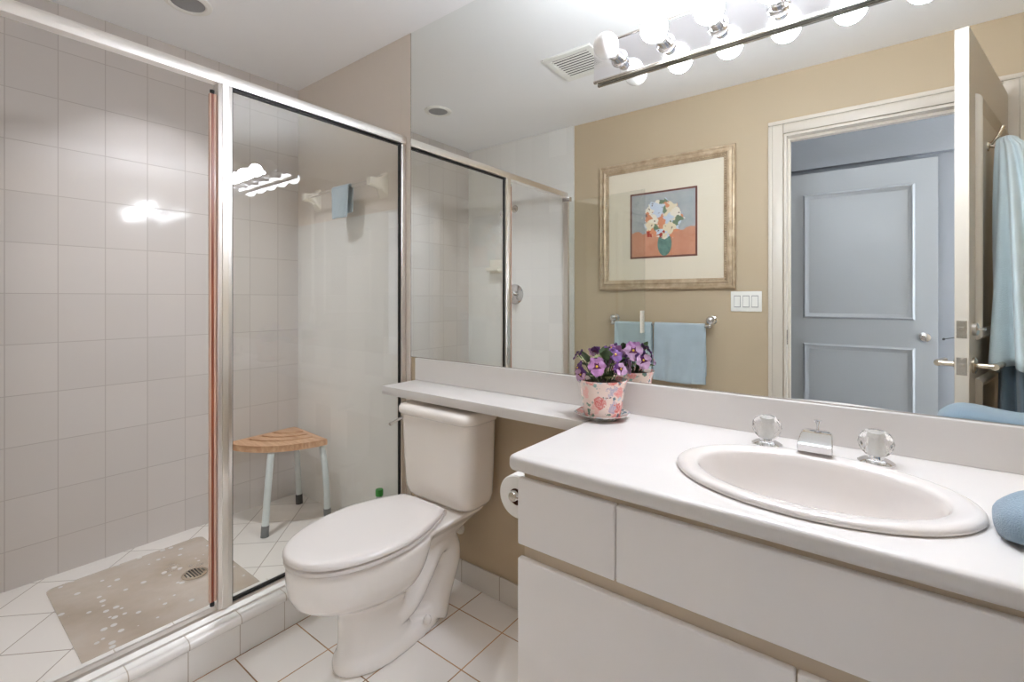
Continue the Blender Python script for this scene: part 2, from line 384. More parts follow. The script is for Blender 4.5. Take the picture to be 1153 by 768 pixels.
struct('wall_back', box(BM(), XL-0.1, XR+0.1, YB, YB+0.1, -0.05, H), M['paint'], 'tan painted wall behind the toilet and mirror', 'wall')
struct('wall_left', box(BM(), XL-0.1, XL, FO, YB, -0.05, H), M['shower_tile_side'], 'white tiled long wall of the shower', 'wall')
struct('wall_right', box(BM(), XR, XR+0.1, FO, YB, -0.05, H), M['paint'], 'tan painted wall at the far end of the vanity', 'wall')
bm = box(BM(), XL-0.1, DX0, FO-0.12, FO, -0.05, H); box(bm, DX1, XR+0.4, FO-0.12, FO, -0.05, H); box(bm, DX0, DX1, FO-0.12, FO, DZ, H)
struct('wall_front', bm, M['paint'], 'tan painted wall around the doorway seen in the mirror', 'wall')
# tile facings
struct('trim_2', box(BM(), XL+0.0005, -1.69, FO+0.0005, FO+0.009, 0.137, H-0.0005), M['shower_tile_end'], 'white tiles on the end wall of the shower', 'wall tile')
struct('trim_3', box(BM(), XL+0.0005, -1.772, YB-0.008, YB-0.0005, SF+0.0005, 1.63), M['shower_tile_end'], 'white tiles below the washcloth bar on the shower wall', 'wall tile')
struct('trim_5', box(box(BM(), XL+0.0005, -1.772, YB-0.007, YB-0.0005, 1.6305, H-0.0005), -1.7715, -1.7055, YB-0.007, YB-0.0005, 0.137, H-0.0005), M['shower_paint'], 'greige painted wall strip above shower tiles and beside the mirror', 'painted wall')
bm = box(BM(), -1.674, -0.655, YB-0.010, YB-0.0005, 0.0005, 0.095, 0.003)
struct('baseboard_back', bm, M['base_tile'], 'white tile baseboard below tan wall beside the toilet', 'baseboard')
# hall
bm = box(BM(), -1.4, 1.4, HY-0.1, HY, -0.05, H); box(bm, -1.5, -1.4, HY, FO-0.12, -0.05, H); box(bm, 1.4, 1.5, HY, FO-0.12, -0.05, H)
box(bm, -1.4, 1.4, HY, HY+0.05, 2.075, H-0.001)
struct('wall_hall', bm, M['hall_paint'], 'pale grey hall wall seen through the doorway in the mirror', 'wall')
# doorway casing + jamb
bm = BM()
for x0, x1 in ((DX0-0.075, DX0-0.004), (DX1+0.004, DX1+0.075)):
    box(bm, x0, x1, 0.0005, 0.016, 0.001, DZ+0.055, 0.004)
    xo = x0 if x0 < 0 else x1-0.02
    box(bm, xo-0.0005, xo+0.0205, 0.0005, 0.022, 0.001, DZ+0.0545, 0.004)
box(bm, DX0-0.0035, DX1+0.0035, 0.0005, 0.0155, DZ+0.004, DZ+0.0545, 0.003)
box(bm, DX0-0.076, DX1+0.076, 0.0005, 0.0222, DZ+0.055, DZ+0.076, 0.004)
box(bm, DX0+0.0002, DX0+0.012, -0.12, 0.014, 0.001, DZ-0.0135); box(bm, DX1-0.012, DX1-0.0002, -0.12, 0.014, 0.001, DZ-0.0135)
box(bm, DX0+0.0002, DX1-0.0002, -0.12, 0.0138, DZ-0.013, DZ-0.0005)
box(bm, DX0+0.0122, DX0+0.024, -0.075, -0.04, 0.001, DZ-0.026); box(bm, DX0+0.0122, DX1-0.0125, -0.075, -0.04, DZ-0.0255, DZ-0.0132)
tr = struct('trim_4', bm, M['trim'], 'cream painted door casing around the open doorway', 'door casing')
bm = box(BM(), DX0+0.0122, DX0+0.0145, -0.034, 0.008, 0.95, 1.03, 0.0005)
obj('strike_plate', bm, M['nickel'], tr); tr.location.y = FO

# ------------------------------------------------------------------ doors
def mold(bm, x0, x1, z0, z1, y, s, wd=0.032, th=0.012):
    """raised picture-frame moulding on a door face at y, facing s along y"""
    prof = [(0.0, 0.0), (0.004, th*0.6), (wd*0.35, th), (wd*0.6, th*0.55), (wd, 0.0)]
    rings = []
    for cx, cz, ix, iz in ((x0, z0, 1, 1), (x1, z0, -1, 1), (x1, z1, -1, -1), (x0, z1, 1, -1)):
        rings.append([(cx+ix*d, y+s*h, cz+iz*d) for d, h in prof])
    t = bmesh.new(); n = len(prof)
    vs = [[t.verts.new(p) for p in r] for r in rings]
    for i in range(4):
        a, b_ = vs[i], vs[(i+1) % 4]
        for k in range(n-1): t.faces.new((a[k], b_[k], b_[k+1], a[k+1]))
        t.faces.new((a[n-1], b_[n-1], b_[0], a[0]))
    bmesh.ops.recalc_face_normals(t, faces=t.faces[:]); merge(bm, t)
DL, DT = 0.838, 0.036
ang = math.atan2(0.967, -0.262)
door = thing('door_1', 'cream bathroom door standing open with towels hung on it', 'door', (DX1-0.016, FO+0.012, 0.0), ang); door['kind'] = 'structure'
obj('door_panel', box(BM(), 0.0, DL, -DT, 0.0, 0.012, DZ-0.006, 0.0015, 1), M['door'], door, local=True)
bm = BM()
for z0, z1 in ((0.22, 0.93), (1.06, 1.90)):
    mold(bm, 0.105, DL-0.105, z0, z1, -DT, -1, 0.04, 0.016)
obj('moulding', bm, M['door'], door, local=True)
bm = BM()
for z0, z1 in ((0.22, 0.93), (1.06, 1.90)):
    mold(bm, 0.105, DL-0.105, z0, z1, 0.0, 1, 0.04, 0.016)
obj('moulding', bm, M['door'], door, local=True)
zl, zd = 0.978, 1.10
for sgn, y in ((1, 0.0), (-1, -DT)):
    bm = lathe(BM(), [(0.027, 0), (0.027, 0.006), (0.02, 0.010)], (DL-0.065, y, zl), (0, sgn, 0), 24)
    tube(bm, [(DL-0.065, y+sgn*0.008, zl), (DL-0.065, y+sgn*0.05, zl)], 0.009)
    tube(bm, [(DL-0.065+0.006, y+sgn*0.052, zl), (DL-0.075, y+sgn*0.055, zl), (DL-0.18, y+sgn*0.056, zl)], [0.011, 0.0115, 0.009], 16)
    obj('lever_handle', bm, M['brass'], door, local=True)
bm = lathe(BM(), [(0.022, 0), (0.022, 0.010), (0.015, 0.014)], (DL-0.065, -DT, zd), (0, -1, 0), 24)
box(bm, DL-0.077, DL-0.053, -DT-0.03, -DT-0.012, zd-0.004, zd+0.004, 0.002)
obj('deadbolt_turn', bm, M['nickel'], door, local=True)
for z in (zl, zd):
    bm = box(BM(), DL-0.0005, DL+0.0018, -DT+0.005, -0.005, z-0.029, z+0.029, 0.0006, 1)
    box(bm, DL+0.0015, DL+0.006, -DT+0.011, -0.011, z-0.009, z+0.009, 0.001, 1)
    for dz in (-0.021, 0.021): lathe(bm, [(0.004, 0), (0.0035, 0.0012)], (DL+0.0016, -DT/2, z+dz), (1, 0, 0), 12)
    obj('latch_plate', bm, M['nickel'], door, local=True)
for z in (0.25, 1.05, 1.84):
    obj('hinge', tube(BM(), [(-0.004, -DT-0.004, z-0.045), (-0.004, -DT-0.004, z+0.045)], 0.006, 12), M['nickel'], door, local=True)
# hall door standing flat before the hall wall
hd = thing('door_2', 'white two-panel hall door seen through the doorway in the mirror', 'door', (-0.46, HY+0.055, 0.0)); hd['kind'] = 'structure'
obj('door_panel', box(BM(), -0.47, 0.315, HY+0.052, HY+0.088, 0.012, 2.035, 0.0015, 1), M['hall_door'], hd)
bm = BM()
for z0, z1 in ((0.2, 0.905), (1.07, 1.895)):
    mold(bm, -0.36, 0.213, z0, z1, HY+0.088, 1, 0.035, 0.013)
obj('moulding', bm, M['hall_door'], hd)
bm = lathe(BM(), [(0.026, 0), (0.026, 0.006), (0.011, 0.012), (0.011, 0.03), (0.02, 0.04), (0.027, 0.055), (0.024, 0.068), (0.01, 0.074)], (0.255, HY+0.088, 0.975), (0, 1, 0), 24)
obj('door_knob', bm, M['chrome'], hd)
bm = tube(BM(), [(0.42, HY+0.0505, 0.985), (0.40, HY+0.065, 0.978), (0.342, HY+0.085, 0.965)], 0.0022, 8, smooth=1); ball(bm, (0.340, HY+0.086, 0.9645), 0.007)
lathe(bm, [(0.012, 0), (0.011, 0.004)], (0.42, HY+0.0005, 0.985), (0, 1, 0), 16)
tube(bm, [(0.42, HY+0.003, 0.985), (0.42, HY+0.052, 0.985)], 0.003, 8)
tag(obj('door_stop', bm, M['dark_rubber'], origin=(0.42, HY, 0.985)), 'thin dark wire door stop on the hall wall next to the hall door', 'door stop')

# ------------------------------------------------------------------ mirror
bm = box(BM(), -1.702, XR-0.002, YB-0.0055, YB-0.0008, 0.9325, H-0.001)
mr = tag(obj('wall_mirror', bm, M['mirror'], origin=(-0.35, YB-0.003, 0.9325), smooth=False), 'large frameless mirror covering the wall above the counter', 'mirror')
bm = box(BM(), -1.7045, -1.7022, YB-0.0065, YB-0.0008, 0.9325, H-0.001); box(bm, -1.7045, XR-0.002, YB-0.0065, YB-0.0008, 0.9295, 0.9323)
obj('edge_strip', bm, M['nickel'], mr)

# ------------------------------------------------------------------ shower enclosure
se = thing('shower_enclosure', 'framed glass shower enclosure with brushed metal header and open glass door', 'shower enclosure', (XG, 0.72, 0.136))
PY0, PY1 = 0.652, 0.697
bm = BM()
# header: rounded rail
rings = []
prof = [(-0.018, 1.925), (-0.02, 1.95), (-0.014, 1.963), (0.0, 1.968), (0.014, 1.963), (0.02, 1.95), (0.018, 1.925)]
loft(bm, [[(XG+a, y, z) for a, z in prof] for y in (FO+0.0105, YB-0.0095)])
obj('header', bm, M['satin'], se)
bm = BM()
prof = [(-0.032, 0.136), (-0.032, 0.152), (-0.024, 0.156), (-0.012, 0.156), (-0.010, 0.160), (0.010, 0.160), (0.012, 0.152), (0.026, 0.142), (0.027, 0.136)]
loft(bm, [[(XG+a, y, z) for a, z in prof] for y in (FO+0.0105, YB-0.0095)])
obj('bottom_track', bm, M['satin'], se)
bm = box(BM(), XG-0.018, XG+0.018, PY0, PY1, 0.1605, 1.9245, 0.002, 2)
box(bm, XG+0.0175, XG+0.0215, PY0+0.012, PY1-0.012, 0.1605, 1.9245, 0.0015, 1)
obj('centre_post', bm, M['satin'], se)
for y0, y1 in ((YB-0.034, YB-0.0095), (FO+0.0105, FO+0.034)):
    bm = box(BM(), XG-0.016, XG+0.016, y0, y1, 0.1605, 1.9245, 0.002, 2)
    obj('wall_jamb', bm, M['satin'], se)
obj('fixed_pane', box(BM(), XG-0.003, XG+0.003, PY1+0.004, YB-0.038, 0.166, 1.916), M['glass'], se, smooth=False)
bm = BM()
g = 0.0055
box(bm, XG-0.006, XG+0.007, PY1+0.0002, PY1+g, 0.161, 1.924); box(bm, XG-0.006, XG+0.007, YB-0.034-g, YB-0.0342, 0.161, 1.924)
box(bm, XG-0.006, XG+0.007, PY1+g, YB-0.034-g, 0.161, 0.161+g+0.003); box(bm, XG-0.006, XG+0.007, PY1+g, YB-0.034-g, 1.924-g-0.003, 1.9245)
obj('gasket', bm, M['gasket'], se)
# strike seal on the post (discoloured vinyl)
bm = box(BM(), XG-0.008, XG+0.008, PY0-0.016, PY0-0.0085, 0.19, 1.885, 0.001, 1)
sl = obj('strike_seal', bm, M['vinyl'], se)
bm = box(BM(), XG-0.004, XG+0.0085, PY0-0.0215, PY0-0.0162, 0.19, 1.885, 0.001, 1); box(bm, XG-0.010, XG+0.008, PY0-0.0083, PY0-0.0004, 0.19, 1.885, 0.001, 1); obj('clear_lip', bm, M['vinyl_clear'], sl)
for z in (1.886, 0.176): obj('seal_clip', lathe(BM(), [(0.007, 0), (0.007, 0.012)], (XG+0.002, PY0-0.012, z), (0, 0, 1), 12), M['dark_rubber'], sl)
# swung-open glass door, lying almost against the doorway wall
hx, hy = XG+0.026, FO+0.047
L = 0.60; da = math.radians(5.2)
def dpt(s, n, z): return (hx+s*math.cos(da)-n*math.sin(da), hy+s*math.sin(da)+n*math.cos(da), z)
def dbox(bm, s0, s1, n0, n1, z0, z1):
    t = bmesh.new(); vs = [t.verts.new(dpt(s, n, z)) for z in (z0, z1) for s, n in ((s0, n0), (s1, n0), (s1, n1), (s0, n1))]
    for f in ((0, 1, 2, 3), (4, 5, 6, 7), (0, 1, 5, 4), (1, 2, 6, 5), (2, 3, 7, 6), (3, 0, 4, 7)): t.faces.new([vs[i] for i in f])
    bmesh.ops.recalc_face_normals(t, faces=t.faces[:]); merge(bm, t); return bm
sd = obj('shower_door', dbox(BM(), 0.01, L, -0.003, 0.003, 0.175, 1.89), M['glass'], se, smooth=False)
bm = dbox(BM(), -0.006, 0.012, -0.009, 0.009, 0.17, 1.915); obj('hinge_rail', bm, M['satin'], sd)
bm = dbox(BM(), 0.012, L, -0.006, 0.006, 0.166, 0.182); obj('bottom_rail', bm, M['satin'], sd)
bm = dbox(BM(), L-0.024, L-0.014, 0.0032, 0.018, 0.985, 1.125); dbox(bm, L-0.024, L-0.014, -0.018, -0.0032, 0.985, 1.125); obj('pull_handle', bm, M['ceramic'], sd)
bm = dbox(BM(), -0.03, 0.03, -0.013, 0.013, 1.892, 1.922); obj('pivot_block', bm, M['chrome'], sd)

# ------------------------------------------------------------------ countertop with shelf + backsplash
CZ, CY, CX = 0.829, 0.884, -0.692
ct = thing('countertop', 'white laminate countertop with narrow shelf reaching over the toilet', 'countertop', (0.0, 1.17, CZ-0.036))
def slab(outline, z0, z1, r=0.012, seg=5):
    """extruded outline with rounded upper and lower edges; outline is CCW and gets inset"""
    rings = []; n = len(outline)
    def inset(d):
        out = []
        for i in range(n):
            p0, p1, p2 = Vector(outline[i-1]), Vector(outline[i]), Vector(outline[(i+1) % n])
            e1 = (p1-p0).normalized(); e2 = (p2-p1).normalized()
            n1 = Vector((-e1.y, e1.x)); n2 = Vector((-e2.y, e2.x)); m_ = (n1+n2); m_ = m_/max(1e-6, m_.dot(n1)) if m_.length > 1e-6 else n1
            out.append(p1+m_*d)
        return out
    for k in range(seg+1):
        a = PI/2*k/seg; rings.append([(p.x, p.y, z0+r*(1-math.cos(a))) for p in inset(r*(1-math.sin(a)))])
    for k in range(seg+1):
        a = PI/2*k/seg; rings.append([(p.x, p.y, z1-r*(1-math.sin(a))) for p in inset(r*(1-math.cos(a)))])
    return loft(bmesh.new(), rings)
rc = 0.02
ol = [(CX, YB-0.0012)]
ol += [(CX+rc-rc*math.cos(a), CY+rc-rc*math.sin(a)) for a in [PI/2*k/6 for k in range(7)]]
ol += [(XR-0.003, CY), (XR-0.003, YB-0.0012)]
cto = obj('counter_slab', slab(ol, CZ-0.036, CZ), M['laminate'], None)
SX, SY, SA, SB = -0.099, 1.118, 0.256, 0.192        # sink centre and half axes
cut = lathe(BM(), [(1, CZ-0.2), (1, CZ+0.2)], (0, 0, 0), (0, 0, 1), 64)
bmesh.ops.scale(cut, vec=(SA-0.02, SB-0.02, 1), verts=cut.verts); bmesh.ops.translate(cut, vec=(SX, SY, 0), verts=cut.verts)
sub(cut, cto)
cto.data.transform(Matrix.Translation(-ct.location)); cto.parent = ct
ol = [(-1.662, YB-0.0012), (-1.662, 1.262), (CX+0.001, 1.262), (CX+0.001, YB-0.0012)]
obj('shelf', slab(ol, CZ-0.036, CZ-0.0005, 0.002, 2), M['laminate'], ct)
obj('backsplash', box(BM(), -1.662, XR-0.003, YB-0.017, YB-0.0012, CZ-0.0004, 0.929, 0.0015, 1), M['laminate'], ct)

# ------------------------------------------------------------------ vanity cabinet
VX, VF = -0.668, 0.897
vc_ = thing('vanity_cabinet', 'white flat-fronted vanity cabinet with finger-pull grooves below the counter', 'cabinet', (0.17, 1.17, 0.0))
bm = BM()
zt = CZ-0.037
box(bm, VX+0.008, VX+0.026, 0.915, YB-0.011, 0.0005, zt); box(bm, XR-0.024, XR-0.004, 0.915, YB-0.011, 0.0005, zt)
box(bm, VX+0.026, XR-0.024, 0.915, 0.933, 0.095, zt); box(bm, VX+0.026, XR-0.024, 0.98, 0.995, 0.0005, 0.095); box(bm, VX+0.026, XR-0.024, 0.933, YB-0.011, 0.095, 0.11)
obj('carcass', bm, M['almond'], vc_, smooth=False)
for nm, x0, x1, z0, z1 in (('drawer', VX, -0.4195, 0.619, 0.776), ('false_front', -0.4165, 0.480, 0.619, 0.776), ('drawer', 0.483, XR-0.006, 0.619, 0.776),
                           ('door', VX, -0.0985, 0.105, 0.586), ('door', -0.0955, 0.480, 0.105, 0.586), ('door', 0.483, XR-0.006, 0.105, 0.586)):
    obj(nm, box(BM(), x0, x1, VF, 0.9148, z0, z1, 0.0035, 3), M['cabinet'], vc_)

# ------------------------------------------------------------------ sink
def ell(sx, sy, z, n=72): return [(SX+sx*math.cos(2*PI*k/n), SY+sy*math.sin(2*PI*k/n), z) for k in range(n)]
rg = []
for d, z in ((0.022, -0.03), (0.022, 0.0005), (0.002, 0.0006), (-0.001, 0.004), (0.0, 0.009), (0.004, 0.0125), (0.010, 0.0145), (0.018, 0.0145), (0.032, 0.0125), (0.040, 0.0105), (0.0435, 0.0085), (0.0465, 0.003), (0.051, -0.012), (0.06, -0.05), (0.075, -0.09), (0.102, -0.12), (0.135, -0.135)):
    rg.append(ell(SA-d, SB-d*0.98, CZ+z))
rg.append(ell(0.03, 0.03, CZ-0.139)); rg.append(ell(0.022, 0.022, CZ-0.142))
rg.append(ell(0.022, 0.022, CZ-0.16)); rg.append(ell(0.04, 0.04, CZ-0.16)); rg.append(ell(SA-0.13, SB-0.125, CZ-0.15)); rg.append(ell(SA-0.068, SB-0.068, CZ-0.135)); rg.append(ell(SA-0.052, SB-0.052, CZ-0.09)); rg.append(ell(SA-0.035, SB-0.035, CZ-0.045))
sk = thing('sink', 'white oval drop-in sink set in the countertop', 'sink', (SX, SY, CZ))
bm = BM(); loft(bm, rg+[rg[0]], False, False); bmesh.ops.remove_doubles(bm, verts=bm.verts, dist=1e-6); bmesh.ops.recalc_face_normals(bm, faces=bm.faces[:])
obj('basin', bm, M['sink'], sk, angle=60)
obj('drain', lathe(BM(), [(0.0215, -0.006), (0.0215, 0.002), (0.012, 0.004), (0.0, 0.0045)], (SX, SY, CZ-0.142), (0, 0, 1), 24), M['chrome'], sk)
# ------------------------------------------------------------------ faucet
FY = 1.348
fc = thing('faucet', 'chrome widespread faucet with two faceted clear knobs behind the sink', 'faucet', (-0.102, FY, CZ))
for hx_ in (-0.210, 0.010):
    bm = lathe(BM(), [(0.0, 0.0005), (0.035, 0.0005), (0.035, 0.004), (0.027, 0.009), (0.0155, 0.011), (0.0145, 0.018)], (hx_, FY, CZ), (0, 0, 1), 32)
    h = obj('handle_base', bm, M['chrome'], fc)
    bm = BM(); pr = [(0.016, 0.0185), (0.021, 0.0205), (0.0275, 0.027), (0.0325, 0.037), (0.034, 0.047), (0.0325, 0.058), (0.027, 0.068), (0.0185, 0.0735), (0.0, 0.0738)]
    rings = []
    for i, (r, z) in enumerate(pr):
        rings.append([(hx_+r*math.cos(2*PI*(k+0.5*(i % 2))/12), FY+r*math.sin(2*PI*(k+0.5*(i % 2))/12), CZ+z) for k in range(12)])
    n = 12
    vs = [[bm.verts.new(p) for p in r] for r in rings[:-1]]
    for i in range(len(vs)-1):
        a, b_ = vs[i], vs[i+1]
        for k in range(n):
            j = (k+1) % n
            if i % 2 == 0: bm.faces.new((a[k], a[j], b_[k])); bm.faces.new((a[j], b_[j], b_[k]))
            else: bm.faces.new((a[k], b_[j], b_[k])); bm.faces.new((a[k], a[j], b_[j]))
    bm.faces.new(vs[0][::-1]); bm.faces.new(vs[-1]); bmesh.ops.recalc_face_normals(bm, faces=bm.faces[:])
    obj('knob', bm, M['acrylic'], h, smooth=False)
    bm = lathe(BM(), [(0.0, 0.0192), (0.011, 0.0192), (0.012, 0.03), (0.010, 0.056), (0.013, 0.058), (0.013, 0.066), (0.0, 0.067)], (hx_, FY, CZ), (0, 0, 1), 16)
    obj('knob_core', bm, M['white_plastic'], h)
# spout: wedge block leaning over the basin with a flat raised top
sx_ = -0.102
def sring(y, hw, z0, z1, r): return [(sx_+px, y, (z0+z1)/2+pz) for px, pz in rrect(hw, (z1-z0)/2, r, 4)]
bm = BM()
loft(bm, [sring(FY+0.032, 0.018, CZ+0.001, CZ+0.036, 0.009), sring(FY+0.028, 0.026, CZ+0.0008, CZ+0.046, 0.012), sring(FY+0.008, 0.030, CZ+0.0008, CZ+0.056, 0.012), sring(FY-0.010, 0.032, CZ+0.0008, CZ+0.057, 0.008),
          sring(FY-0.024, 0.0325, CZ+0.002, CZ+0.053, 0.005), sring(FY-0.030, 0.033, CZ+0.008, CZ+0.051, 0.004), sring(FY-0.060, 0.0345, CZ+0.016, CZ+0.041, 0.003), sring(FY-0.070, 0.0345, CZ+0.018, CZ+0.0375, 0.003), sring(FY-0.073, 0.033, CZ+0.020, CZ+0.0355, 0.002)])
obj('spout', bm, M['chrome'], fc)
bm = lathe(BM(), [(0.0028, 0.0), (0.0028, 0.014), (0.008, 0.022), (0.0085, 0.0245), (0.0, 0.025)], (sx_, FY+0.014, CZ+0.052), (0, 0, 1), 18)
obj('lift_rod', bm, M['chrome'], fc)

# ------------------------------------------------------------------ toilet
TX = -1.352
to = thing('toilet', 'white two-piece toilet with closed lid below the narrow shelf', 'toilet', (TX, 1.08, 0.0))
def egg(w, lf, lb, z, yc=1.015, n=48, bw=1.0, pf=2.0, pb=2.15):
    out = []
    for k in range(n):
        a = 2*PI*k/n; c_, s_ = math.cos(a), math.sin(a); p = pf if s_ > 0 else pb
        x = w*(abs(c_)**(2/p))*(1 if c_ >= 0 else -1); y = (abs(s_)**(2/p))*(lf if s_ > 0 else lb)
        if s_ < 0: x *= 1-(1-bw)*abs(s_)
        out.append((TX+x, yc-y if s_ > 0 else yc+y, z))
    return out
bm = BM(); t = bmesh.new()
rg = [egg(w_, lf, lb, z) for z, w_, lf, lb in ((0.0005, 0.098, 0.168, 0.14), (0.012, 0.097, 0.166, 0.14), (0.04, 0.092, 0.157, 0.12), (0.1, 0.089, 0.150, 0.085), (0.17, 0.092, 0.151, 0.075), (0.205, 0.102, 0.162, 0.09),
      (0.225, 0.118, 0.19, 0.115), (0.24, 0.134, 0.23, 0.10), (0.256, 0.150, 0.268, 0.11), (0.28, 0.165, 0.297, 0.125), (0.31, 0.175, 0.311, 0.145), (0.345, 0.179, 0.317, 0.165), (0.38, 0.179, 0.318, 0.18), (0.392, 0.176, 0.315, 0.18), (0.396, 0.170, 0.309, 0.175))]
loft(t, rg); merge(bm, t)
# rear deck carrying the tank, flaring up from the trapway
def drect(y0, y1, hw, z): return [(TX+px, (y0+y1)/2+py, z) for px, py in rrect(hw, (y1-y0)/2, min(0.045, hw*0.6), 5)]
t = bmesh.new(); loft(t, [drect(1.12, 1.31, 0.05, 0.2), drect(1.11, 1.345, 0.07, 0.29), drect(1.09, 1.40, 0.105, 0.34), drect(1.08, 1.43, 0.142, 0.378), drect(1.08, 1.432, 0.147, 0.388), drect(1.085, 1.43, 0.143, 0.392)]); merge(bm, t)
# trapway: S-shaped bulge
tube(bm, [(TX, 1.03, 0.12), (TX, 1.10, 0.13), (TX, 1.17, 0.20), (TX, 1.235, 0.285), (TX, 1.305, 0.27), (TX, 1.315, 0.19), (TX, 1.265, 0.115), (TX, 1.225, 0.02)], [0.062, 0.06, 0.056, 0.056, 0.056, 0.056, 0.058, 0.064], 20, 1.6, 2)
# foot
t = bmesh.new(); loft(t, [egg(0.102, 0.17, 0.30, 0.0005), egg(0.102, 0.17, 0.30, 0.03), egg(0.094, 0.16, 0.285, 0.048)]); merge(bm, t)
tube(bm, [(TX, 1.19, 0.04), (TX, 1.19, 0.075)], [0.08, 0.07], 18, 1.12)
obj('bowl', bm, M['porcelain'], to, mods=[('REMESH', dict(mode='VOXEL', voxel_size=0.0055)), ('SMOOTH', dict(factor=0.6, iterations=9))], angle=180)
for s_ in (-1, 1):
    bm = lathe(BM(), [(0.0135, 0), (0.014, 0.01), (0.011, 0.02), (0.005, 0.025), (0, 0.0255)], (TX+s_*0.092, 1.15, 0.047), (s_*0.3, 0, 1), 20); obj('bolt_cap', bm, M['porcelain'], to)
def lidout(w, lf, z, d=0.0, yc=0.985, lb=0.232, bw=0.112):
    out = []; n = 30
    for k in range(n+1):            # front half, right to left
        a = PI*k/n; x = math.cos(a); y = math.sin(a); p = 2.15
        out.append((TX+(w-d)*(abs(x)**(2/p))*(1 if x >= 0 else -1), yc-(lf-d)*(abs(y)**(2/p)), z))
    m_ = 12
    for sgn in (-1, 1):
        side = []
        for k in range(1, m_+1):
            s_ = k/m_; ww = (w-d)-(w-bw)*s_**1.7; side.append((ww, s_))
        pts = [(TX+sgn*ww, yc+(lb-d)*s_, z) for ww, s_ in side]
        x_e = side[-1][0]
        if sgn < 0: out += pts+[(TX-x_e*0.6, yc+(lb-d)+0.006, z)]
        else: out += [(TX+x_e*0.6, yc+(lb-d)+0.006, z)]+pts[::-1]
    return out
bm = BM(); loft(bm, [lidout(0.181, 0.285, 0.3995, 0.006), lidout(0.184, 0.288, 0.4025), lidout(0.184, 0.288, 0.4115), lidout(0.184, 0.288, 0.4145, 0.004)])
obj('seat', bm, M['seat'], to, angle=50)
bm = BM(); loft(bm, [lidout(0.186, 0.290, 0.4175, 0.006), lidout(0.186, 0.290, 0.4205), lidout(0.186, 0.290, 0.4275, 0.0), lidout(0.186, 0.290, 0.4345, 0.004), lidout(0.186, 0.290, 0.4385, 0.012), lidout(0.186, 0.290, 0.4405, 0.026), lidout(0.186, 0.290, 0.441, 0.06)])
obj('lid', bm, M['seat'], to, angle=50)
for s_ in (-1, 1):
    obj('hinge', tube(BM(), [(TX+s_*0.055, 1.229, 0.409), (TX+s_*0.098, 1.229, 0.409)], [0.015, 0.014], 16), M['seat'], to)
TYC = 1.343
def trr(hw, hd, z, r=0.055): return [(TX+px, TYC+py+(0.1-hd)*0.75, z) for px, py in rrect(hw, hd, r, 8)]
bm = BM()
loft(bm, [trr(0.120, 0.055, 0.394, 0.04), trr(0.150, 0.070, 0.3965, 0.05), trr(0.168, 0.080, 0.405), trr(0.179, 0.0865, 0.42), trr(0.186, 0.090, 0.445), trr(0.192, 0.093, 0.56), trr(0.197, 0.096, 0.7325)])
obj('tank', bm, M['bisque'], to, angle=60)
bm = BM()
loft(bm, [trr(0.200, 0.0965, 0.733, 0.05), trr(0.206, 0.101, 0.737, 0.055), trr(0.208, 0.103, 0.748, 0.055), trr(0.207, 0.102, 0.762, 0.055), trr(0.202, 0.097, 0.771, 0.052), trr(0.19, 0.086, 0.7745, 0.045)])
obj('tank_lid', bm, M['bisque'], to, angle=60)
bm = lathe(BM(), [(0.011, 0), (0.011, 0.006), (0.006, 0.008), (0.006, 0.02)], (TX-0.1945, 1.30, 0.70), (-1, 0, 0), 16)
tube(bm, [(TX-0.213, 1.30, 0.70), (TX-0.217, 1.285, 0.699), (TX-0.215, 1.25, 0.693), (TX-0.212, 1.225, 0.687)], [0.006, 0.006, 0.005, 0.007], 12, smooth=1)
obj('flush_lever', bm, M['chrome'], to)
# shut-off valve
bm = lathe(BM(), [(0.028, 0.0), (0.027, 0.005), (0.012, 0.011), (0.012, 0.03)], (-1.395, YB-0.0008, 0.225), (0, -1, 0), 24)
tube(bm, [(-1.395, YB-0.03, 0.225), (-1.395, YB-0.055, 0.225)], 0.011, 14); tube(bm, [(-1.395, YB-0.045, 0.225), (-1.395, YB-0.045, 0.255)], 0.008, 12)
lathe(bm, [(0.018, 0), (0.018, 0.008)], (-1.395, YB-0.055, 0.225), (0, -1, 0), 12, 0.6)
tube(bm, [(-1.395, YB-0.045, 0.25), (-1.40, YB-0.05, 0.32), (-1.41, YB-0.04, 0.392)], 0.005, 10, smooth=1)
sv = tag(obj('shutoff_valve', bm, M['white_plastic'], origin=(-1.395, YB, 0.225)), 'small white water shut-off valve on the wall behind the toilet', 'valve')
# ------------------------------------------------------------------ toilet paper
px_, pz_, py0 = -0.738, 0.682, 0.985
tp = thing('toilet_paper_roll', 'white toilet paper roll on the side of the vanity', 'toilet paper', (px_, py0, pz_))
bm = BM(); n = 40
ri, ro = 0.022, 0.056
rr_ = [[(px_+r*math.cos(2*PI*k/n), y, pz_+r*math.sin(2*PI*k/n)) for k in range(n)] for r, y in ((ri, py0), (ro-0.003, py0), (ro, py0+0.003), (ro, py0+0.107), (ro-0.003, py0+0.11), (ri, py0+0.11))]
loft(bm, rr_+[rr_[0]], False, False); bmesh.ops.remove_doubles(bm, verts=bm.verts, dist=1e-6)
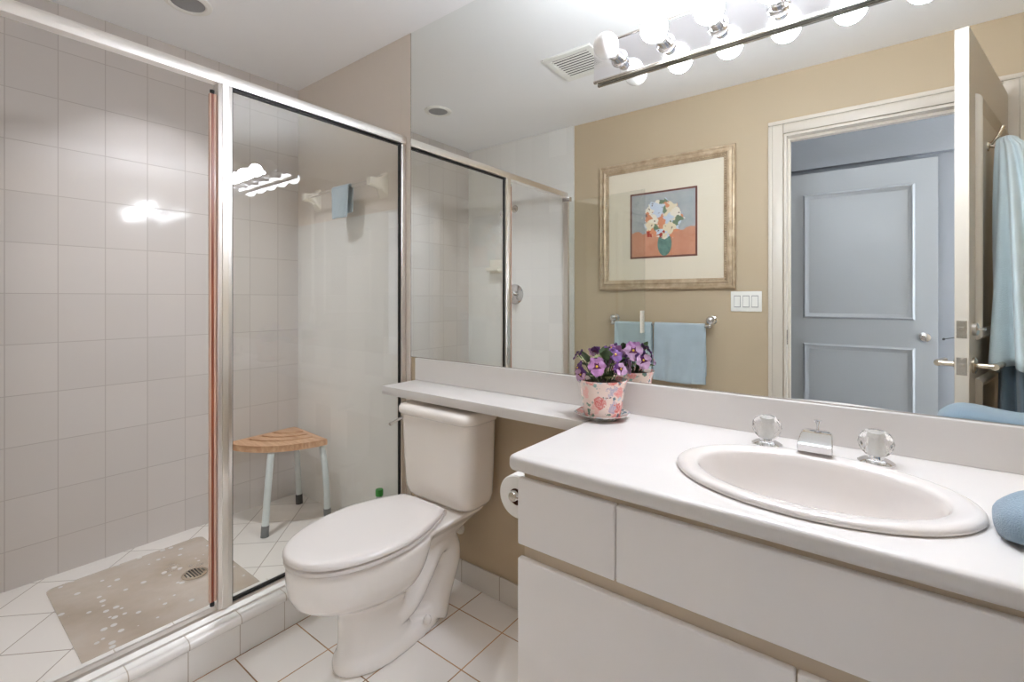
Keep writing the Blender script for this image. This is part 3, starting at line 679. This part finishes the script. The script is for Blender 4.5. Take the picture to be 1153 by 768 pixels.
# hanging sheet
box(bm, px_+0.0535, px_+0.0555, py0+0.002, py0+0.108, pz_-0.085, pz_)
obj('paper', bm, M['paper'], tp)
bm = BM(); rr_ = [[(px_+r*math.cos(2*PI*k/n), y, pz_+r*math.sin(2*PI*k/n)) for k in range(n)] for r, y in ((0.0195, py0+0.001), (0.0217, py0+0.001), (0.0217, py0+0.109), (0.0195, py0+0.109))]
loft(bm, rr_+[rr_[0]], False, False); bmesh.ops.remove_doubles(bm, verts=bm.verts, dist=1e-6); obj('cardboard_core', bm, M['card'], tp)
th = thing('toilet_paper_holder', 'chrome toilet paper holder on the side of the vanity', 'toilet paper holder', (VX+0.0075, py0+0.055, pz_))
zr = pz_+0.006
bm = tube(BM(), [(px_, py0-0.012, zr), (px_, py0+0.122, zr)], 0.0095, 14); lathe(bm, [(0.0135, 0.0), (0.0145, 0.004), (0.012, 0.012)], (px_, py0-0.006, zr), (0, -1, 0), 20); obj('spindle', bm, M['chrome'], th)
bm = tube(BM(), [(VX+0.0068, py0-0.012, zr), (px_+0.004, py0-0.012, zr)], 0.006, 12); lathe(bm, [(0.02, 0), (0.018, 0.006)], (VX+0.0075, py0-0.012, zr), (-1, 0, 0), 20); obj('bracket', bm, M['chrome'], th)
bm = tube(BM(), [(VX+0.0068, py0+0.122, zr), (px_+0.004, py0+0.122, zr)], 0.006, 12); lathe(bm, [(0.02, 0), (0.018, 0.006)], (VX+0.0075, py0+0.122, zr), (-1, 0, 0), 20); obj('bracket', bm, M['chrome'], th)

# ------------------------------------------------------------------ light bar
LP, LZ0, LZ1 = 1.438, 1.935, 2.055
vl = thing('vanity_light_bar', 'mirrored light bar with six globe bulbs fixed on the mirror', 'light fixture', (-0.27, YB-0.006, LZ0))
bm = box(BM(), -0.747, 0.205, LP, YB-0.0066, LZ0+0.004, LZ1, 0.001, 1)
obj('back_plate', bm, M['chrome'], vl)
bm = box(BM(), -0.748, 0.206, LP-0.0035, LP+0.008, LZ0-0.001, LZ0+0.0035, 0.001, 2); box(bm, -0.748, 0.206, LP-0.002, LP+0.007, LZ0-0.0045, LZ0-0.0015, 0.0008, 1); box(bm, -0.748, 0.206, LP-0.0035, YB-0.0066, LZ1+0.0005, LZ1+0.006, 0.001, 2)
obj('edge_trim', bm, M['nickel'], vl)
bz = 1.989
for i in range(6):
    bx_ = -0.654+0.1527*i
    bm = lathe(BM(), [(0.029, 0.0), (0.027, 0.006), (0.021, 0.010), (0.020, 0.035), (0.0215, 0.037), (0.0215, 0.043), (0.019, 0.05)], (bx_, LP-0.0005, bz), (0, -1, 0), 28)
    sk_ = obj('lamp_socket', bm, M['chrome'], vl)
    bm = lathe(BM(), [(0.0135, 0.046)]+[(0.0385*math.sin(a), 0.099-0.0385*math.cos(a)) for a in [PI*(0.14+0.86*k/16) for k in range(17)]], (bx_, LP, bz), (0, -1, 0), 28)
    b_ = obj('bulb', bm, M['bulb_off' if i == 0 else 'bulb_on'], vl, angle=180)
    if i == 0: b_['label'] = 'unlit opal globe bulb'

# ------------------------------------------------------------------ ceiling fittings
dl = thing('recessed_light', 'round recessed downlight in the ceiling over the shower', 'ceiling light', (-2.27, 0.74, H))
bm = lathe(BM(), [(0.062, -0.0005), (0.088, -0.0005), (0.086, -0.006), (0.07, -0.010), (0.062, -0.006), (0.062, -0.0005)], (DLX, DLY, H), (0, 0, 1), 40, cap=False); obj('trim_ring', bm, M['white_plastic'], dl)
obj('lens', lathe(BM(), [(0.0, -0.0005), (0.061, -0.0005), (0.061, -0.004), (0.0, -0.0045)], (DLX, DLY, H), (0, 0, 1), 40), M['lens'], dl)
l_ = bpy.data.lights.new('shower_fill', 'AREA'); l_.shape = 'DISK'; l_.size = 0.11; l_.spread = math.radians(100); l_.energy = SHOWER_FILL; l_.color = (0.96, 1.0, 1.08)  # added fill beam, the fixture itself is off
lo_ = bpy.data.objects.new('shower_fill', l_); C.objects.link(lo_); lo_.location = (DLX, DLY, H-0.0065)
vx, vy = -1.22, 0.74
cv = thing('ceiling_vent', 'white square louvred vent in the ceiling seen in the mirror', 'vent', (vx, vy, H))
bm = BM(); o_, i_ = 0.14, 0.105
for x0, x1, y0, y1 in ((-o_, o_, -o_, -i_), (-o_, o_, i_, o_), (-o_, -i_, -i_, i_), (i_, o_, -i_, i_)): box(bm, vx+x0, vx+x1, vy+y0, vy+y1, H-0.012, H-0.0005, 0.002, 1)
obj('frame', bm, M['white_plastic'], cv)
bm = BM()
for k in range(9):
    yy = vy-i_+0.012+k*0.0233
    t = bmesh.new(); bmesh.ops.create_cube(t, size=1); bmesh.ops.scale(t, vec=(2*i_, 0.0105, 0.002), verts=t.verts)
    bmesh.ops.rotate(t, cent=(0, 0, 0), matrix=Matrix.Rotation(0.12, 3, 'X'), verts=t.verts); bmesh.ops.translate(t, vec=(vx, yy, H-0.0105), verts=t.verts); merge(bm, t)
obj('louvre', bm, M['white_plastic'], cv)
obj('duct_shade', box(BM(), vx-i_, vx+i_, vy-i_, vy+i_, H-0.002, H-0.0005), M['dark'], cv)  # flat dark sheet standing in for the shade behind the louvres

# ------------------------------------------------------------------ in the shower
# corner stool
ccx, ccy, R = -2.655, 1.405, 0.375
st = thing('shower_stool', 'fan-shaped teak shower stool with pale metal legs in the corner', 'stool', (-2.47, 1.27, SF))
STZ = 0.462
def fan(rad, z, d=0.0):
    pts = []
    R_ = rad-d
    # arc from pointing +X to pointing -Y, rounded tips
    for k in range(25):
        a = -PI/2*(0.04+0.92*k/24); pts.append((ccx+d+R_*math.cos(a), ccy-d+R_*math.sin(a), z))
    for k in range(5): a = PI+(-PI/2)*k/4+0.0; pts.append((ccx+0.022+d+0.02*math.cos(PI+PI/2*0-PI/2*k/4), ccy-0.022-d+0.02*math.sin(PI-PI/2*k/4), z))
    return pts
bm = BM(); loft(bm, [fan(R, STZ-0.032, 0.005), fan(R, STZ-0.028, 0), fan(R, STZ-0.005, 0), fan(R, STZ, 0.006)])
seat = obj('stool_seat', bm, M['teak'], None, angle=40)
cut = bmesh.new()
for rad in (0.135, 0.205, 0.275):
    pts = []
    for sgn, rr2 in ((1, rad-0.008), (-1, rad+0.008)):
        ks = range(13) if sgn > 0 else range(12, -1, -1)
        for k in ks:
            a = -PI/2*(0.10+0.80*k/12); pts.append((ccx+0.01+rr2*math.cos(a), ccy-0.01+rr2*math.sin(a)))
    t = bmesh.new(); loft(t, [[(x, y, STZ-0.1) for x, y in pts], [(x, y, STZ+0.1) for x, y in pts]]); merge(cut, t)
sub(cut, seat); seat.data.transform(Matrix.Translation(-st.location)); seat.parent = st
for top, mid, foot, fm in (((-2.37, 1.13, STZ-0.033), (-2.345, 1.10, 0.25), (-2.338, 1.085, SF), 'grey_rubber'), ((-2.60, 1.375, STZ-0.033), (-2.575, 1.38, 0.25), (-2.562, 1.38, SF), 'dark_rubber'), ((-2.325, 1.372, STZ-0.033), (-2.255, 1.36, 0.34), (-2.235, 1.355, SF), 'grey_rubber')):
    tp_, md, ft = Vector(top), Vector(mid), Vector(foot)
    pts = [tp_*(1-t_)**2+md*2*t_*(1-t_)+ft*t_*t_ for t_ in [k/10 for k in range(11)]]
    lg = obj('leg', tube(BM(), pts[:-1], 0.016, 16), M['leg_alu'], st)
    d_ = (pts[-1]-pts[-2]).normalized()
    lo = pts[-2]+d_*(-0.012)
    bm = tube(BM(), [lo, lo+(pts[-1]-lo)*0.9, (pts[-1].x, pts[-1].y, SF+0.0008)], [0.018, 0.0185, 0.0195], 16); obj('rubber_foot', bm, M[fm], lg)
# bath mat
bm = BM(); mcx, mcy = -2.262, 0.628
out = [(mcx+px, mcy+py) for px, py in rrect(0.328, 0.272, 0.03, 6)]
loft(bm, [[(x, y, SF+0.0006) for x, y in out], [(x, y, SF+0.004) for x, y in out]])
tag(obj('shower_mat', bm, M['bath_mat'], origin=(mcx, mcy, SF)), 'cloudy see-through rubber mat on the shower floor', 'shower mat')
dcx, dcy = -2.247, 0.757
bm = lathe(BM(), [(0.0, 0.0), (0.045, 0.0), (0.045, 0.004), (0.038, 0.006), (0.0, 0.006)], (dcx, dcy, SF+0.0045), (0, 0, 1), 32)
dr = tag(obj('shower_drain', bm, M['brass'], origin=(dcx, dcy, SF+0.0045)), 'round metal drain grate in the shower floor', 'drain')
bm = BM()
for i in range(-3, 4):
    for j in range(-3, 4):
        if math.hypot(i, j) < 3.3: lathe(bm, [(0.0036, 0), (0.0036, 0.0006)], (dcx+i*0.0105, dcy+j*0.0105, SF+0.0106), (0, 0, 1), 8)
obj('grate_hole_shade', bm, M['dark'], dr)  # dark discs laid on the grate as the shade in its holes
# bottle with green cap
bx0, by0 = -1.885, 1.415
bo = thing('shampoo_bottle', 'clear bottle with bright green cap on the shower floor behind the toilet', 'bottle', (bx0, by0, SF))
obj('bottle_body', lathe(BM(), [(0.0, 0.0008), (0.026, 0.0008), (0.029, 0.006), (0.029, 0.15), (0.026, 0.175), (0.015, 0.195), (0.013, 0.205)], (bx0, by0, SF), (0, 0, 1), 28), M['bottle'], bo)
obj('bottle_cap', lathe(BM(), [(0.016, 0.206), (0.0185, 0.207), (0.0185, 0.232), (0.017, 0.236), (0.0, 0.2365)], (bx0, by0, SF), (0, 0, 1), 24), M['green_cap'], bo)
# ceramic towel bar in the shower
sb = thing('shower_towel_bar', 'cream ceramic towel bar on the shower wall holding a washcloth', 'towel bar', (-2.2, YB-0.001, 1.765))
for px2 in (-1.905, -2.50):
    rings = []
    for y, hx2, hz in ((0.001, 0.036, 0.062), (0.006, 0.036, 0.062), (0.012, 0.031, 0.052), (0.03, 0.022, 0.032), (0.055, 0.019, 0.024), (0.085, 0.019, 0.022), (0.092, 0.016, 0.019)):
        rings.append([(px2+a, YB-0.0008-y, 1.765+c2+(0.0 if y > 0.02 else -0.008)) for a, c2 in rrect(hx2, hz, 0.012, 4)])
    bm = BM(); loft(bm, rings); obj('post', bm, M['ceramic'], sb)
obj('bar', tube(BM(), [(-2.482, YB-0.075, 1.765), (-1.924, YB-0.075, 1.765)], 0.0095, 16), M['acrylic'], sb)
def drape(x0, x1, yb, zb, r, s, df, db, amp, ph, nx=22, flare=0.0, k=22.0):
    """cloth hung over a bar along X; s = +1 front faces +Y"""
    prof = []
    nb = 10
    for i in range(nb): prof.append((-s*r, zb-db+db*i/nb, 1-i/nb, -1))
    for i in range(7): a = PI*i/6; prof.append((-s*r*math.cos(a), zb+r*math.sin(a), 0.0, 0))
    nf = 16
    for i in range(1, nf+1): prof.append((s*r, zb-df*i/nf, i/nf, 1))
    bm = bmesh.new(); vs = []
    for j in range(nx+1):
        u = j/nx; row = []
        for dy, z, q, sd_ in prof:
            x = x0+(x1-x0)*u; x += (u-0.5)*flare*q*(1 if sd_ > 0 else 0.5)
            wv = amp*q*(math.sin(k*x+ph)+0.5*math.sin(2.3*k*x+ph*2+3*q))
            out_ = max(wv, -r*0.6) if sd_ > 0 else min(0, wv)*0.3
            row.append(bm.verts.new((x, yb+dy+s*out_, z+0.004*math.sin(9*x+ph)*q)))
        vs.append(row)
    for a, b_ in zip(vs[:-1], vs[1:]):
        for i in range(len(prof)-1): bm.faces.new((a[i], b_[i], b_[i+1], a[i+1]))
    bmesh.ops.recalc_face_normals(bm, faces=bm.faces[:]); return bm
cm = [('SOLIDIFY', dict(thickness=0.006, offset=1.0)), ('SUBSURF', dict(levels=1, render_levels=1))]
wc = drape(-2.225, -2.075, YB-0.075, 1.765, 0.0115, -1, 0.155, 0.13, 0.006, 1.0, 14, -0.03, 40)
tag(obj('washcloth', wc, M['towel_b'], origin=(-2.15, YB-0.075, 1.765), mods=cm, angle=180), 'small blue washcloth over the bar inside the shower', 'washcloth')
# shower head, valve, soap dish on the end wall
shx, shz = -2.22, 1.905
def endx(px, y, vy_=2.0*YB): return px
sh = thing('showerhead', 'chrome shower head on short arm seen in the mirror', 'shower head', (shx, 0.01, shz))
bm = lathe(BM(), [(0.03, 0), (0.028, 0.006), (0.012, 0.012)], (shx, 0.0095, shz), (0, 1, 0), 24); tube(bm, [(shx, 0.012, shz), (shx, 0.06, shz+0.004), (shx, 0.11, shz-0.03)], 0.009, 14, smooth=2); obj('arm', bm, M['nickel'], sh)
bm = lathe(BM(), [(0.012, 0), (0.015, 0.012), (0.02, 0.025), (0.033, 0.05), (0.034, 0.06), (0.0, 0.062)], (shx, 0.108, shz-0.028), (0, 0.75, -0.66), 28); obj('spray_head', bm, M['chrome'], sh)
vvx, vvz = -2.215, 1.235
sv2 = thing('shower_valve', 'round chrome shower valve plate with handle seen in the mirror', 'shower valve', (vvx, 0.01, vvz))
obj('valve_plate', lathe(BM(), [(0.0, 0.0), (0.078, 0.0), (0.077, 0.004), (0.06, 0.011), (0.03, 0.015), (0.0, 0.016)], (vvx, 0.0095, vvz), (0, 1, 0), 40), M['chrome'], sv2)
bm = lathe(BM(), [(0.022, 0.014), (0.022, 0.04), (0.03, 0.044), (0.03, 0.06), (0.02, 0.066), (0.0, 0.067)], (vvx, 0.0095, vvz), (0, 1, 0), 12); tube(bm, [(vvx, 0.06, vvz), (vvx+0.01, 0.062, vvz-0.06)], [0.009, 0.006], 12); obj('valve_handle', bm, M['chrome'], sv2)
sdx, sdz = -2.40, 1.46
sdh = thing('soap_dish', 'white ceramic soap dish set in the shower wall tiles', 'soap dish', (sdx, 0.01, sdz))
bm = box(BM(), sdx-0.075, sdx+0.075, 0.0095, 0.018, sdz-0.055, sdz+0.055, 0.006, 3); obj('wall_plate', bm, M['ceramic'], sdh)
bm = BM(); prof = [(0.0, -0.012), (0.05, -0.018), (0.062, -0.008), (0.064, 0.012), (0.058, 0.014), (0.052, 0.0), (0.0, 0.0)]
loft(bm, [[(sdx+s_*0.06, 0.0175+a, sdz-0.025+c2) for a, c2 in prof] for s_ in (-1, 1)]); obj('tray', bm, M['ceramic'], sdh)
onfront(sh, sv2, sdh)

# ------------------------------------------------------------------ doorway wall: picture, switch, towel bar
pcx, pz0, pz1, phw = -1.051, 1.258, 2.100, 0.433
pf = thing('framed_picture', 'framed flower print in champagne gilt frame seen in the mirror', 'picture', (pcx, 0.001, pz0))
prof = [(0.0, 0.0), (0.0, 0.018), (0.006, 0.026), (0.014, 0.028), (0.02, 0.022), (0.034, 0.024), (0.042, 0.030), (0.05, 0.024), (0.058, 0.014), (0.066, 0.012), (0.066, 0.0)]
bm = bmesh.new(); vs = []
for cx_, cz_, ix, iz in ((pcx-phw, pz0, 1, 1), (pcx+phw, pz0, -1, 1), (pcx+phw, pz1, -1, -1), (pcx-phw, pz1, 1, -1)):
    vs.append([bm.verts.new((cx_+ix*d, 0.0012+h, cz_+iz*d)) for d, h in prof])
for i in range(4):
    a, b_ = vs[i], vs[(i+1) % 4]
    for k in range(len(prof)): bm.faces.new((a[k], b_[k], b_[(k+1) % len(prof)], a[(k+1) % len(prof)]))
bmesh.ops.recalc_face_normals(bm, faces=bm.faces[:])
fr = obj('frame', bm, M['gilt'], pf, angle=25)
# rope beading round the inner edge
bm = BM(); inn = 0.054
nxb, nzb = 52, 50
for i in range(nxb):
    x = pcx-phw+inn+(2*phw-2*inn)*(i+0.5)/nxb
    for z in (pz0+inn, pz1-inn): ball(bm, (x, 0.0195, z), 0.0062, (1, 1, 1), 8, 6)
for i in range(nzb):
    z = pz0+inn+(pz1-pz0-2*inn)*(i+0.5)/nzb
    for x in (pcx-phw+inn, pcx+phw-inn): ball(bm, (x, 0.0195, z), 0.0062, (1, 1, 1), 8, 6)
obj('beading', bm, M['gilt'], fr)
ax0, ax1, az0, az1 = -1.265, -0.835, 1.462, 1.888
bm = box(BM(), pcx-phw+0.06, pcx+phw-0.06, 0.0018, 0.006, pz0+0.06, pz1-0.06)
obj('mat_board', bm, M['mat_board'], pf, smooth=False)
obj('print_border', box(BM(), ax0, ax1, 0.0058, 0.0066, az0, az1), M['print_edge'], pf, smooth=False)
obj('art_print', box(BM(), ax0+0.012, ax1-0.012, 0.0064, 0.0072, az0+0.012, az1-0.012), M['print'], pf, smooth=False)
obj('glazing', box(BM(), pcx-phw+0.062, pcx+phw-0.062, 0.009, 0.0105, pz0+0.062, pz1-0.062), M['picture_glass'], pf, smooth=False)
# switch
swx, swz = -0.566, 1.185
sw = thing('light_switch', 'white triple rocker light switch beside the door casing', 'light switch', (swx, 0.001, swz))
obj('cover_plate', box(BM(), swx-0.081, swx+0.081, 0.001, 0.0065, swz-0.058, swz+0.058, 0.003, 2), M['white_plastic'], sw)
for k in (-1, 0, 1):
    bm = BM()
    t = bmesh.new(); bmesh.ops.create_cube(t, size=1); bmesh.ops.scale(t, vec=(0.03, 0.005, 0.06), verts=t.verts); bmesh.ops.rotate(t, cent=(0, 0, 0), matrix=Matrix.Rotation(0.06, 3, 'X'), verts=t.verts)
    bmesh.ops.translate(t, vec=(swx+k*0.046, 0.0075, swz), verts=t.verts); merge(bm, t)
    obj('rocker', bm, M['white_plastic'], sw)
    obj('rocker_gap_shade', box(BM(), swx+k*0.046-0.0175, swx+k*0.046+0.0175, 0.0055, 0.0068, swz-0.034, swz+0.034), M['lens'], sw)  # shade of the gap round each rocker, put in as a grey plate
# towel bar with ball ends
tb = thing('towel_bar', 'chrome towel bar with ball ends below the framed picture', 'towel bar', (-1.04, 0.001, 1.05))
for x in (-1.366, -0.749):
    bm = lathe(BM(), [(0.026, 0.0), (0.026, 0.006), (0.012, 0.012), (0.010, 0.03)], (x, 0.001, 1.072), (0, 1, 0), 24); ball(bm, (x, 0.045, 1.072), 0.026)
    tube(bm, [(x, 0.045, 1.07), (x, 0.062, 1.042)], 0.009, 12); ball(bm, (x, 0.064, 1.038), 0.013)
    obj('post', bm, M['chrome'], tb)
obj('bar', tube(BM(), [(-1.366, 0.064, 1.038), (-0.749, 0.064, 1.038)], 0.007, 14), M['chrome'], tb)
tg = 'towels on the chrome bar'
bm = drape(-1.078, -0.775, 0.064, 1.038, 0.0105, 1, 0.345, 0.30, 0.016, 0.5, 36, 0.02, 26)
ht = tag(obj('hand_towel', bm, M['towel_b'], origin=(-0.91, 0.064, 1.038), mods=cm, angle=180), 'light blue hand towel over the chrome bar nearer the switch', 'towel', tg)
bm = drape(-1.345, -1.095, 0.064, 1.038, 0.0095, 1, 0.33, 0.30, 0.012, 2.1, 32, 0.0, 28)
ht2 = tag(obj('hand_towel', bm, M['towel'], origin=(-1.2, 0.064, 1.038), mods=cm, angle=180), 'pale blue hand towel on the chrome bar behind the glass door and flower pot', 'towel', tg); onfront(ht2, ht, tb, sw, pf)
# ------------------------------------------------------------------ hook + towels on the door
def place_on_door(o): o.location = door.location; o.rotation_euler = door.rotation_euler
HXL, HZ = 0.50, 1.745
bm = lathe(BM(), [(0.018, 0), (0.017, 0.004), (0.007, 0.007)], (HXL, -DT-0.0005, HZ+0.02), (0, -1, 0), 20)
tube(bm, [(HXL, -DT-0.004, HZ+0.02), (HXL, -DT-0.03, HZ+0.012), (HXL, -DT-0.05, HZ+0.015), (HXL, -DT-0.06, HZ+0.045)], [0.006, 0.006, 0.0055, 0.007], 12, smooth=2)
tube(bm, [(HXL, -DT-0.004, HZ+0.02), (HXL, -DT-0.028, HZ+0.05), (HXL, -DT-0.04, HZ+0.085)], [0.005, 0.005, 0.007], 12, smooth=2)
o = tag(obj('robe_hook', bm, M['brass']), 'brass robe hook on the open bathroom door holding towels', 'hook'); place_on_door(o)
def hang(z0, z1, a0, a1, b0, b1, ph, folds=7, amp=0.2, yc=0.05, lean=0.0, hem=0.02):
    rings = []; n = 96; m_ = 26
    for i in range(m_+1):
        q = i/m_; e = q**0.55
        a = a0+(a1-a0)*e; bb = b0+(b1-b0)*e; z = z0-(z0-z1)*q
        r = []
        for k in range(n):
            t_ = 2*PI*k/n; fl = 1+amp*(0.35+0.65*q)*math.sin(folds*t_+ph+1.2*q)+0.5*amp*math.sin((folds*2-3)*t_+2*ph-1.5*q)
            x = HXL+lean*q+a*math.cos(t_)*fl; y = -DT-yc*1.0-(b1-b0)*e*0.9+bb*math.sin(t_)*fl
            y = min(y, -DT-0.018-0.003*math.cos(3*t_))
            r.append((x, y, z+hem*q*math.sin(3*t_+ph)))
        rings.append(r)
    top = [[(HXL+(p[0]-HXL)*s_, -DT-yc+(p[1]+DT+yc)*s_, z0+dz) for p in rings[0]] for s_, dz in ((0.25, 0.016), (0.6, 0.013), (0.9, 0.006))]
    return loft(bmesh.new(), top+rings, True, False)
o = tag(obj('bath_towel', hang(1.775, 0.955, 0.03, 0.20, 0.026, 0.10, 0.4), M['towel_d'], mods=[('SOLIDIFY', dict(thickness=0.005, offset=-1.0))], angle=180), 'aqua bath towel hung in folds from the hook on the open door', 'towel'); place_on_door(o)
obj('back_layer', hang(1.73, 0.70, 0.012, 0.14, 0.012, 0.062, 2.0, 6, 0.22, 0.05), M['towel_c'], o, local=True, mods=[('SOLIDIFY', dict(thickness=0.004, offset=-1.0))], angle=180)

# ------------------------------------------------------------------ rolled towel on the counter
bm = BM(); rings = []
n = 40
for i in range(17):
    u = i/16; x = 0.155+0.30*u
    e = (1-abs(2*u-1)**6)**0.5 if 0 < u < 1 else 0.0
    e = max(0.72, e) if 0 < i < 16 else 0.55
    hh = (0.033+0.004*math.sin(7*u+0.5))*e; wd = (0.075+0.006*math.sin(5*u))*e
    rings.append([(x, 1.06+wd*(abs(math.cos(2*PI*k/n))**0.75)*(1 if math.cos(2*PI*k/n) >= 0 else -1)*(1+0.02*math.sin(4*2*PI*k/n)), CZ+0.0008+hh+hh*(abs(math.sin(2*PI*k/n))**0.8)*(1 if math.sin(2*PI*k/n) >= 0 else -1)) for k in range(n)])
loft(bm, rings)
rt = tag(obj('rolled_towel', bm, M['towel_c'], origin=(0.3, 1.06, CZ), mods=[('SUBSURF', dict(levels=1, render_levels=1))], angle=180), 'rolled blue hand towel on the counter right of the sink', 'towel')

# ------------------------------------------------------------------ potted pansies
ppx, ppy = -0.668, 1.342
def octa(r, z, rot=0.0): return [(ppx+r*math.cos(rot+PI/4*k+PI/8), ppy+r*math.sin(rot+PI/4*k+PI/8), z) for k in range(8)]
bm = BM(); z = CZ+0.0006
R8 = math.radians(10)
loft(bm, [octa(0.052, z, R8), octa(0.056, z+0.004, R8), octa(0.086, z+0.016, R8), octa(0.088, z+0.0185, R8), octa(0.084, z+0.0185, R8), octa(0.056, z+0.0075, R8), octa(0.05, z+0.0065, R8)])
tag(obj('plant_saucer', bm, M['floral_dish'], origin=(ppx, ppy, CZ), angle=20), 'octagonal patterned saucer under the flower pot', 'saucer')
PZ = z+0.0072
pp = thing('potted_pansy', 'purple pansies in a pink floral china pot by the mirror', 'potted plant', (ppx, ppy, PZ))
prof = [(0.0, 0.0), (0.052, 0.0), (0.056, 0.004), (0.062, 0.03), (0.067, 0.065), (0.070, 0.09), (0.075, 0.106), (0.0775, 0.112), (0.0765, 0.1145), (0.073, 0.113), (0.067, 0.1), (0.064, 0.09), (0.0, 0.09)]
obj('pot', lathe(BM(), prof, (ppx, ppy, PZ), (0, 0, 1), 40), M['floral'], pp, angle=50)
bm = lathe(BM(), [(0.0655, 0.0905), (0.067, 0.101), (0.05, 0.106), (0.0, 0.109)], (ppx, ppy, PZ), (0, 0, 1), 32); obj('soil', bm, M['soil'], pp)
def petal(bm, c, ax, up, ang_, r, wd, tilt, mi, off=0.0):
    ax = ax.normalized(); s = ax.cross(up).normalized(); u2 = s.cross(ax)
    d = (s*math.sin(ang_)+u2*math.cos(ang_)); t2 = ax.cross(d)
    g = []
    for i in range(5):
        row = []
        for j in range(7):
            q = i/4; a = (j-3)/3
            wq = wd*1.12*(math.sin(PI*(0.10+0.62*q)))
            ln = r*(q-0.30*a*a*q*q)+0.05*r*math.sin(5*a+ang_*3)*q*q
            p = c+d*ln+t2*(a*wq)+ax*(tilt*r*q*q+off+0.10*r*math.sin(a*5)*q-0.12*r*a*a*q)
            row.append(bm.verts.new(p))
        g.append(row)
    for i in range(4):
        for j in range(6):
            f = bm.faces.new((g[i][j], g[i][j+1], g[i+1][j+1], g[i+1][j])); f.smooth = True
            f.material_index = mi if i > 0 else 2
def pansy(pos, ax, size, mats, roll=0.0):
    bm = bmesh.new(); c = Vector(pos); ax = Vector(ax).normalized()
    up = Vector((0, 0, 1)) if abs(ax.z) < 0.9 else Vector((1, 0, 0))
    s = ax.cross(up).normalized(); up = s.cross(ax)
    up = (Matrix.Rotation(roll, 3, ax) @ up)
    for a, r, w_, mi, of in ((0.5, 1.05, 0.5, 1, -0.004), (-0.5, 1.05, 0.5, 1, -0.003), (1.55, 0.95, 0.5, 0, 0.0), (-1.55, 0.95, 0.5, 0, 0.001), (PI, 1.05, 0.62, 0, 0.003)):
        petal(bm, c, ax, up, a, size*r, size*w_, random.uniform(-0.05, 0.25), mi, of*size/0.022)
    ball(bm, c+ax*0.003, size*0.13, (1, 1, 1), 8, 6)
    bm.faces.ensure_lookup_table()
    for f in bm.faces[-48:]: f.material_index = 3
    f_ = obj('flower', bm, mats+[M['petal_eye'], M['yellow']], pp, angle=180)
    st_ = c-ax*0.002; base = Vector((ppx+(c.x-ppx)*0.35, ppy+(c.y-ppy)*0.35, PZ+0.10))
    bm = tube(BM(), [base, (base+st_)/2+Vector((0, 0, 0.015)), st_-ax*0.004], 0.0014, 6, smooth=1)
    obj('stem', bm, M['leaf'], f_); return f_
A_, B_, D_ = [M['petal'], M['petal']], [M['petal_dark'], M['petal_dark']], [M['petal_pale'], M['petal_dark']]
top = PZ+0.118
E = lambda dx, dy, dz: (ppx+dx, ppy+dy, top+dz)
# towards the camera the direction is (0.45,-0.9)
for pos, ax, sz, mt, rl in ((E(0.012, -0.06, 0.042), (0.42, -0.9, 0.15), 0.029, A_, 0.1), (E(-0.065, -0.035, 0.028), (-0.55, -0.6, 0.2), 0.024, B_, 0.6), (E(-0.082, -0.01, 0.068), (-0.75, -0.25, 0.5), 0.021, B_, 0.3),
                            (E(-0.045, -0.055, 0.012), (-0.2, -0.9, 0.0), 0.022, D_, -0.5), (E(0.05, -0.012, 0.075), (0.5, -0.5, 0.5), 0.024, B_, 0.2), (E(0.07, -0.02, 0.035), (0.8, -0.4, 0.1), 0.022, D_, 1.0),
                            (E(0.03, 0.055, 0.07), (0.3, 0.85, 0.35), 0.035, [M['petal_pale'], M['petal']], 0.0), (E(-0.02, 0.065, 0.045), (-0.1, 0.9, 0.2), 0.031, A_, 0.4), (E(0.062, 0.05, 0.04), (0.75, 0.6, 0.1), 0.031, D_, -0.3),
                            (E(0.02, 0.02, 0.09), (0.1, 0.1, 1.0), 0.022, B_, 0.0), (E(-0.05, 0.045, 0.075), (-0.5, 0.6, 0.5), 0.022, D_, 0.2)):
    pansy(pos, ax, sz, mt, rl)
def leafm(pos, d, size, mat):
    bm = bmesh.new(); c = Vector(pos); d = Vector(d).normalized(); s = d.cross(Vector((0, 0, 1))).normalized(); nrm = s.cross(d)
    g = []
    for i in range(7):
        q = i/6; wv = size*0.46*math.sin(PI*min(1, 0.08+0.92*q))**0.8*(1+0.12*math.sin(i*2.6))
        row = [bm.verts.new(c+d*size*q+s*wv*a+nrm*(0.10*size*abs(a)-0.25*size*q*q)) for a in (-1, -0.5, 0, 0.5, 1)]
        g.append(row)
    for i in range(6):
        for j in range(4): bm.faces.new((g[i][j], g[i][j+1], g[i+1][j+1], g[i+1][j]))
    tube(bm, [c-d*0.0, Vector((ppx+(c.x-ppx)*0.5, ppy+(c.y-ppy)*0.5, PZ+0.102))], 0.0012, 6)
    obj('leaf', bm, mat, pp, angle=180)
for k in range(22):
    a = 2*PI*k/22+random.uniform(-0.15, 0.15); rr2 = random.uniform(0.025, 0.05); h_ = random.uniform(-0.002, 0.055)
    leafm((ppx+rr2*math.cos(a), ppy+rr2*math.sin(a)*0.9, top+h_), (math.cos(a), math.sin(a)*0.85, random.uniform(0.1, 0.9)), random.uniform(0.028, 0.044), M['leaf'] if k % 4 else M['leaf_pale'])
for pos, d in ((E(-0.03, -0.045, 0.05), (-0.1, -0.3, 0.9)), (E(0.03, -0.03, 0.06), (0.15, -0.3, 0.9)), (E(-0.01, 0.03, 0.06), (0, 0.3, 0.9))):
    leafm(pos, d, 0.04, M['leaf'])
